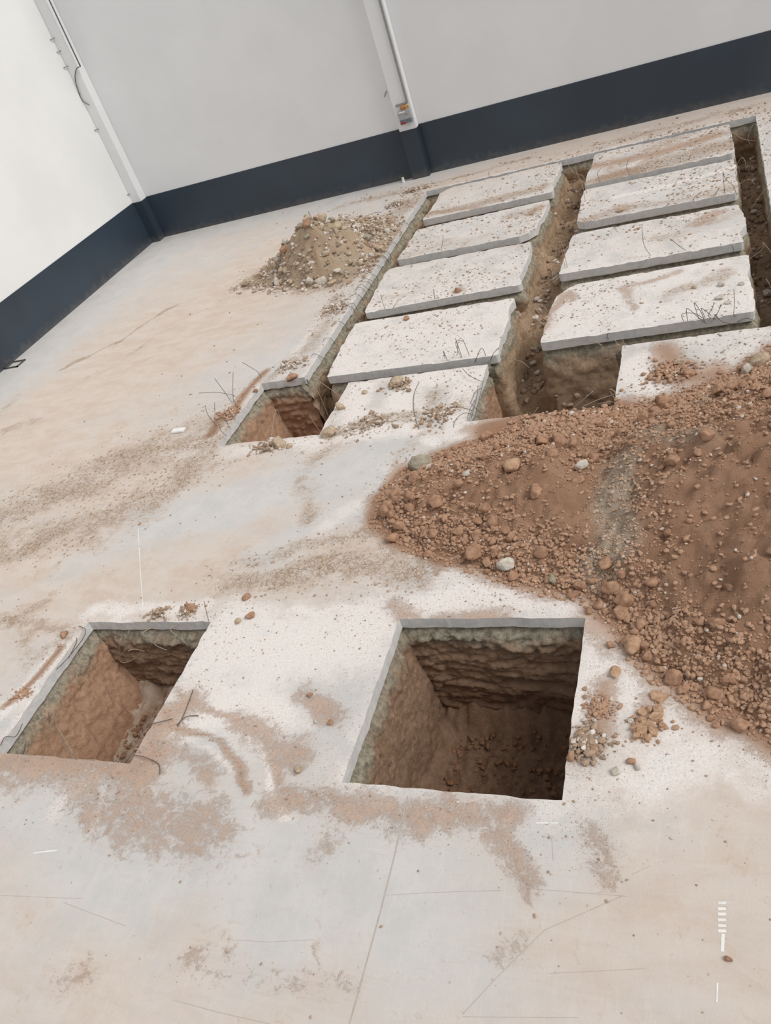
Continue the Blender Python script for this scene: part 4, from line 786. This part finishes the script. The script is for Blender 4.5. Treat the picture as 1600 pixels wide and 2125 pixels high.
# ------------------------------------------------------------------ bent steel wires
def wire(pts, label, group, mat=MWR, rad=.0042):
    o = link('steel_wire', tube_mesh('steel_wire', pts, rad, 5), None, [mat]); tagit(o, label, 'wire', group, 'thing'); return o
def wpx(uvs, y, label, group, mat=MWR, rad=.0042, x=None):
    P = [tuple(at_y(u, v, y)) if x is None else tuple(at_x(u, v, x)) for u, v in uvs]
    if x is None:                          # root the wire in the nearest bank or slab it grows from
        best = None
        for k in (0, -1):
            p = P[k]
            if p[2] < ground_z(p[0], p[1])[0]+.03: best = 0; break
            for rr in np.arange(.02, .7, .02):
                a = np.linspace(0, 6.28, 24); X_ = p[0]+rr*np.cos(a); Y_ = p[1]+rr*np.sin(a); ok = ~in_hole(X_, Y_) | in_slab(X_, Y_, .03)
                if ok.any():
                    q = int(np.nonzero(ok)[0][0])
                    if best is None or rr < best[0]: best = (rr, k, (float(X_[q]), float(Y_[q]), min(p[2]-.03, -.03) if rr > .03 else -.02))
                    break
        if best: P = [best[2]]+P if best[1] == 0 else P+[best[2]]
    wire(P, label, group, mat, rad)
LC = 'thin bent steel wire sprouting from the left rim of the far left pit'; GC = 'wires at the rim of the far left pit'
for q in ([(482, 836), (465, 812), (445, 785)], [(484, 834), (483, 805), (484, 772)], [(486, 820), (450, 814), (413, 816)], [(450, 884), (432, 862), (426, 842)], [(445, 880), (446, 855), (445, 835)], [(542, 784), (535, 772), (520, 762), (503, 752)]):
    bx_, by_ = G(*q[0]); wire([(bx_, by_, -.01)]+[tuple(at_x(u, v, bx_)) for u, v in q[1:]], LC, GC)
for q in ([(470, 905), (458, 893), (455, 880)], [(488, 872), (478, 860), (474, 845)], [(500, 850), (490, 842), (487, 830)], [(478, 890), (470, 876), (462, 868)]): wpx(q, None, LC, GC, x=-7.26)
for q, yy in (([(650, 785), (668, 830), (683, 868)], 9.9), ([(573, 850), (588, 885), (608, 912)], 9.3), ([(643, 862), (656, 884), (668, 897)], 9.2), ([(712, 800), (709, 825), (708, 828)], 10.2)): wpx(q, yy, 'pale wire dangling inside the far left pit', 'wires inside the far left pit', MWR2)
LT = 'steel wire in the tangle at the corner of the tongue between the far pits'; GT = 'wire tangle on the tongue corner'
for q in ([(984, 862), (965, 857), (945, 872), (940, 900), (938, 928)], [(980, 852), (950, 845), (915, 852), (890, 868)], [(992, 800), (988, 830), (978, 868)], [(998, 815), (990, 845), (984, 868)], [(985, 830), (975, 850), (970, 870)], [(1003, 790), (996, 822), (988, 850)], [(975, 835), (990, 850), (1000, 858)], [(960, 765), (975, 780), (1000, 792)], [(1000, 805), (985, 815), (978, 835)]):
    g = G(*q[0]); wire([(*G(u, v, .02+.05*math.sin(i+1)), .02+.05*math.sin(i+1)) for i, (u, v) in enumerate(q)], LT, GT)
wire([(*G(u, v, .012), .012) for u, v in ((870, 792), (860, 815), (858, 840), (862, 868), (870, 890))], 'long curved dark wire lying on the tongue between the far pits', None)
LDp = 'bent steel wire hanging under the largest slab into the far right pit'; GD = 'wires in the far right pit'
for q, yy in (([(1230, 705), (1252, 722), (1266, 752), (1282, 764)], 10.3), ([(1294, 724), (1280, 733), (1262, 746)], 10.2), ([(1308, 762), (1290, 768), (1262, 782)], 10.1), ([(1175, 708), (1215, 705), (1250, 716)], 10.45), ([(1278, 714), (1268, 742), (1254, 748)], 10.2), ([(1275, 705), (1286, 718), (1298, 722)], 10.3), ([(1270, 735), (1277, 752), (1276, 764)], 10.2), ([(1292, 705), (1288, 730), (1284, 745)], 10.2)): wpx(q, yy, LDp, GD, MWR2)
for q in ([(1188, 850), (1208, 832), (1230, 812)], [(1202, 848), (1240, 830), (1272, 819), (1276, 813), (1264, 808)], [(1106, 862), (1112, 852), (1116, 846)], [(1240, 838), (1268, 834)]): wpx(q, 8.95, 'pale wire arching over the near rim of the far right pit', 'wires over the near rim of the far right pit', MWR2, .006)
for q, yy in (([(1094, 644), (1096, 668), (1108, 696), (1096, 706)], 11.2), ([(1110, 640), (1120, 652), (1128, 660)], 11.4), ([(1060, 745), (1085, 752), (1098, 764)], 10.6), ([(1100, 640), (1112, 632), (1128, 635)], 11.5), ([(1140, 548), (1146, 565), (1150, 583)], 12.7), ([(1160, 500), (1154, 520), (1152, 536)], 13.2), ([(1165, 502), (1160, 515), (1160, 530)], 13.2), ([(1195, 355), (1205, 375), (1212, 378)], 16.6), ([(1205, 372), (1192, 392), (1186, 410)], 16.2), ([(1178, 340), (1190, 358), (1210, 366)], 17.2)): wpx(q, yy, 'pale wire poking across the middle trench', 'wires in the middle trench', MWR2)
LR = 'dark wire in the tangle on the near edge of the largest slab'; GR = 'wire tangle on the largest slab edge'
for q in ([(1425, 640), (1445, 655), (1465, 672)], [(1440, 628), (1456, 650), (1462, 668)], [(1470, 655), (1478, 640), (1482, 628)], [(1480, 662), (1490, 648), (1497, 630)], [(1415, 652), (1440, 650), (1458, 660)], [(1484, 655), (1500, 668), (1520, 672)], [(1523, 655), (1524, 630), (1523, 600)], [(1530, 668), (1548, 660), (1562, 664)], [(1260, 702), (1262, 690)], [(1455, 640), (1468, 648), (1476, 655)]): wpx(q, 10.66, LR, GR)
wire([(*G(u, v, .01), -.13+.004*i) for i, (u, v) in enumerate(((1250, 706), (1330, 694), (1410, 682), (1480, 672), (1550, 660)))], 'long wire running under the near edge of the largest slab', None)
LS = 'pale wire crossing the right-hand slot'; GS = 'wires crossing the right-hand slot'
for q, yy in (([(1517, 273), (1540, 288), (1569, 293)], 17.9), ([(1566, 256), (1552, 286), (1557, 299)], 17.8), ([(1600, 381), (1576, 408), (1561, 432)], 14.6), ([(1583, 503), (1581, 518), (1549, 543)], 12.6), ([(1583, 503), (1596, 518), (1604, 530)], 12.6), ([(1538, 328), (1546, 334), (1547, 344)], 16.2), ([(1532, 345), (1534, 358)], 16.0), ([(1545, 375), (1556, 372), (1566, 382)], 15.3), ([(1590, 578), (1597, 590), (1602, 598)], 11.6)): wpx(q, yy, LS, GS, MWR2)
wpx([(1500, 358), (1505, 371), (1522, 386), (1530, 403), (1548, 385), (1552, 376)], 15.1, 'long kinked wire rising over the slab edge beside the slot', None)
for q, yy, lb in (([(1332, 470), (1337, 510), (1360, 542)], 13.1, 'tall thin wire standing on the near edge of a right column slab'), ([(1390, 495), (1412, 512), (1435, 528)], 13.05, 'thin wire sloping over the second right column slab'), ([(920, 487), (918, 505), (915, 522)], 15.1, 'single upright wire on a left column slab'), ([(1453, 605), (1450, 585)], 12.0, 'tiny wire standing on the largest slab')): wpx(q, yy, lb, None)
for q, yy in (([(945, 702), (950, 720), (948, 738)], 10.58), ([(960, 704), (968, 722), (974, 738)], 10.58), ([(945, 710), (962, 708)], 10.58), ([(920, 728), (924, 745)], 10.55), ([(1000, 722), (990, 740), (985, 752)], 10.5), ([(1035, 722), (1025, 732), (1018, 748)], 10.5)): wpx(q, yy, 'short bent wire on the near edge of the whitest left column slab', 'wires on the whitest left column slab')
for q, yy in (([(790, 610), (795, 630), (802, 650)], 12.8), ([(825, 625), (815, 640), (810, 655)], 12.8), ([(900, 600), (902, 622)], 12.85), ([(1240, 360), (1248, 348)], 17.1), ([(1300, 345), (1306, 330)], 17.1), ([(1440, 412), (1455, 398)], 15.1), ([(1480, 408), (1492, 392)], 15.1), ([(1495, 505), (1498, 518), (1492, 530)], 13.0), ([(1520, 510), (1524, 525)], 13.0), ([(640, 440), (655, 470)], 16)): wpx(q, yy, 'short thin wire stub on the near edge of a trench slab', 'wire stubs on the slab edges')
# hooks along the left trench lip
for k, yy in enumerate((11.3, 11.9, 12.5, 13.0, 13.3, 13.6, 13.8, 14.0, 14.15, 14.3, 14.6, 14.9, 15.3, 15.5, 15.7, 16.1, 16.6, 17.2)):
    s = random.uniform(.5, 1.2); x0 = NET[0]; yy += random.uniform(-.1, .1)
    j_ = lambda: random.uniform(-.05, .05)
    wire([(x0-.14*s+j_(), yy-.05+j_(), .03), (x0-.06, yy+j_(), .05*s), (x0+.03, yy+.03+j_(), .01), (x0+.06, yy+.05+j_(), -.12*s), (x0+.05+j_(), yy+.12*s+j_(), -.22*s)], 'dark wire hooked over the concrete lip of the left trench', 'wires hooked over the left trench lip', MWR, .0045)
# wires of the left front pit
for q, yy, lb in (([(294, 1316), (294, 1350), (268, 1373), (247, 1369), (250, 1325)], 5.08, 'looped pale wire hanging in the left front pit'), ([(268, 1308), (260, 1350), (228, 1376)], 5.1, 'straight pale wire crossing the loop in the left front pit'), ([(353, 1306), (375, 1325), (393, 1343)], 5.12, 'pale wire on the far wall of the left front pit, right part'), ([(320, 1335), (335, 1345), (347, 1349)], 5.1, 'thin curved twig-like wire mid far wall of the left front pit'), ([(265, 1352), (280, 1347), (300, 1352)], 5.1, 'short pale wire beside the loop in the left front pit'), ([(434, 1292), (428, 1268), (424, 1247)], 5.23, 'thin wire rising from the far right corner of the left front pit'), ([(118, 1508), (150, 1570), (198, 1577), (212, 1584)], 3.42, 'pale wire arching along the near rim of the left front pit'), ([(100, 1475), (106, 1512), (122, 1535), (138, 1547)], 4.0, 'fine wire on the sloping wall of the left front pit'), ([(282, 1553), (268, 1572), (257, 1588)], 3.5, 'pale wire at the near corner of the left front pit'), ([(52, 1540), (50, 1558), (46, 1568)], 3.5, 'short wire stub at the near left corner of the left front pit')): wpx(q, yy, lb, None, MWR2, .005)
for q, lb in (([(163, 1298), (178, 1308), (168, 1325), (135, 1368), (118, 1390)], 'dark wire lying along the left lip of the left front pit'), ([(158, 1322), (159, 1335), (140, 1362)], 'short dark wire beside the left lip of the left front pit'), ([(400, 1430), (384, 1480), (366, 1505)], 'thin wire standing right of the left front pit'), ([(366, 1503), (388, 1488), (410, 1482)], 'thin wire crossing the standing one right of the left front pit'), ([(276, 1566), (300, 1572), (326, 1582), (330, 1604)], 'wire snaking on the floor from the near corner of the left front pit'), ([(305, 1502), (330, 1500), (355, 1488)], 'thin wire poking over the right rim of the left front pit'), ([(0, 1545), (12, 1530), (30, 1525), (45, 1500)], 'dark wire curling at the near left end of the left front pit')):
    wire([(*G(u, v, .03), .02+.02*math.sin(i*2)) for i, (u, v) in enumerate(q)], lb, None, MWR, .005)
for q in ([(792, 440), (770, 445), (762, 478), (778, 476)], [(765, 450), (772, 470), (782, 482)]): wire([(*G(u, v, .006), .006) for u, v in q], 'faint thin wires lying beside the far end of the rubble heap', 'thin wires beside the rubble heap')
o = wire([(-4.9, 19.11, -.06), (-4.9, 19.08, .02), (-4.88, 19.05, .14)], 'tiny wire stub on the far trench edge', None)

# ------------------------------------------------------------------ flat marks on the floor
def strip(name, uvs, w, mat, label=None, cat=None, z=.0015, parent=None, group=None):
    P = [np.array(G(*p)) for p in uvs]; V = []; F = []
    for i, p in enumerate(P):
        t = P[min(i+1, len(P)-1)]-P[max(i-1, 0)]; t = t/np.linalg.norm(t); n_ = np.array([-t[1], t[0]])*w/2; V += [(*(p+n_), z), (*(p-n_), z)]
    for i in range(len(P)-1): F.append((2*i, 2*i+1, 2*i+3, 2*i+2))
    me = bpy.data.meshes.new(name); me.from_pydata(V, [], F); o = link(name, me, parent, [mat])
    if label: tagit(o, label, cat, group, 'thing')
    return o
strip('floor_joint', [(846, 1652), (820, 1770), (790, 1890), (735, 2090), (725, 2125)], .010, MLN, parent=floor)
for q, w in (([(132, 1873), (190, 1895), (262, 1922)], .005), ([(0, 1858), (90, 1862), (170, 1865)], .004), ([(470, 1950), (560, 1955), (650, 1950)], .004), ([(360, 2075), (450, 2100), (560, 2125)], .006), ([(800, 1858), (900, 1852), (1040, 1848)], .004), ([(960, 2105), (1020, 2040), (1130, 1930), (1290, 1860)], .006), ([(1148, 1785), (1145, 1740), (1150, 1735)], .005), ([(1050, 1795), (1110, 1845), (1300, 1860)], .004), ([(1140, 2020), (1340, 2010)], .004), ([(960, 2110), (1200, 2112)], .004), ([(1310, 1815), (1350, 1797)], .004)):
    strip('floor_scratch', q, w*.6, MLN, parent=floor)
for k, v in enumerate((1874, 1886, 1897, 1909, 1921, 1932)):
    strip('white_dash', [(1490, v), (1507, v)], .018, MWP, 'short white dash in the ladder of marks on the foreground floor', 'floor mark', group='white dash ladder on the foreground floor')  # ladder of thin white strips laid just above the floor
strip('white_line', [(1501, 1938), (1499, 1975)], .02, MWP, 'white line below the ladder of dashes', 'floor mark'); strip('white_line', [(1489, 2040), (1488, 2080)], .010, MWP, 'thin white line at the bottom of the foreground floor', 'floor mark')
strip('white_line', [(1112, 1708), (1138, 1708)], .012, MWP, 'short white line below the deep front pit, longer piece', 'floor mark'); strip('white_line', [(1143, 1708), (1158, 1708)], .010, MWP, 'short white line below the deep front pit, shorter piece', 'floor mark')
strip('white_line', [(70, 1771), (95, 1767), (118, 1765)], .014, MWP, 'faint white scrape on the left foreground floor', 'floor mark'); strip('white_line', [(287, 1098), (291, 1180), (297, 1262)], .010, MWP, 'long thin white line running to the left front pit', 'floor mark')
strip('white_line', [(116, 693), (128, 683)], .02, MWP, 'short white line near the left wall', 'floor mark')

# ------------------------------------------------------------------ labels of alike neighbours: tell them apart by their order
ORD = ['first', 'second', 'third', 'fourth', 'fifth', 'sixth', 'seventh', 'eighth', 'ninth', 'tenth', 'eleventh', 'twelfth', 'thirteenth', 'fourteenth', 'fifteenth', 'sixteenth', 'seventeenth', 'eighteenth']
bpy.context.view_layer.update()
grp = {}
for o in COL.objects:
    if o.parent is None and o.get('label') and o.type == 'MESH': grp.setdefault(o['label'], []).append(o)
for lb, L in grp.items():
    if 1 < len(L) <= 18 and len(lb.split()) <= 13 or 'plate' in lb and L[0].get('category') != 'stone' and not (lb.startswith('small') or False):
        def key(o):
            b = [o.matrix_world @ Vector(c) for c in o.bound_box]; return sum(v.y for v in b)
        for k, o in enumerate(sorted(L, key=key)): o['label'] = lb+', '+ORD[k]+' from camera'
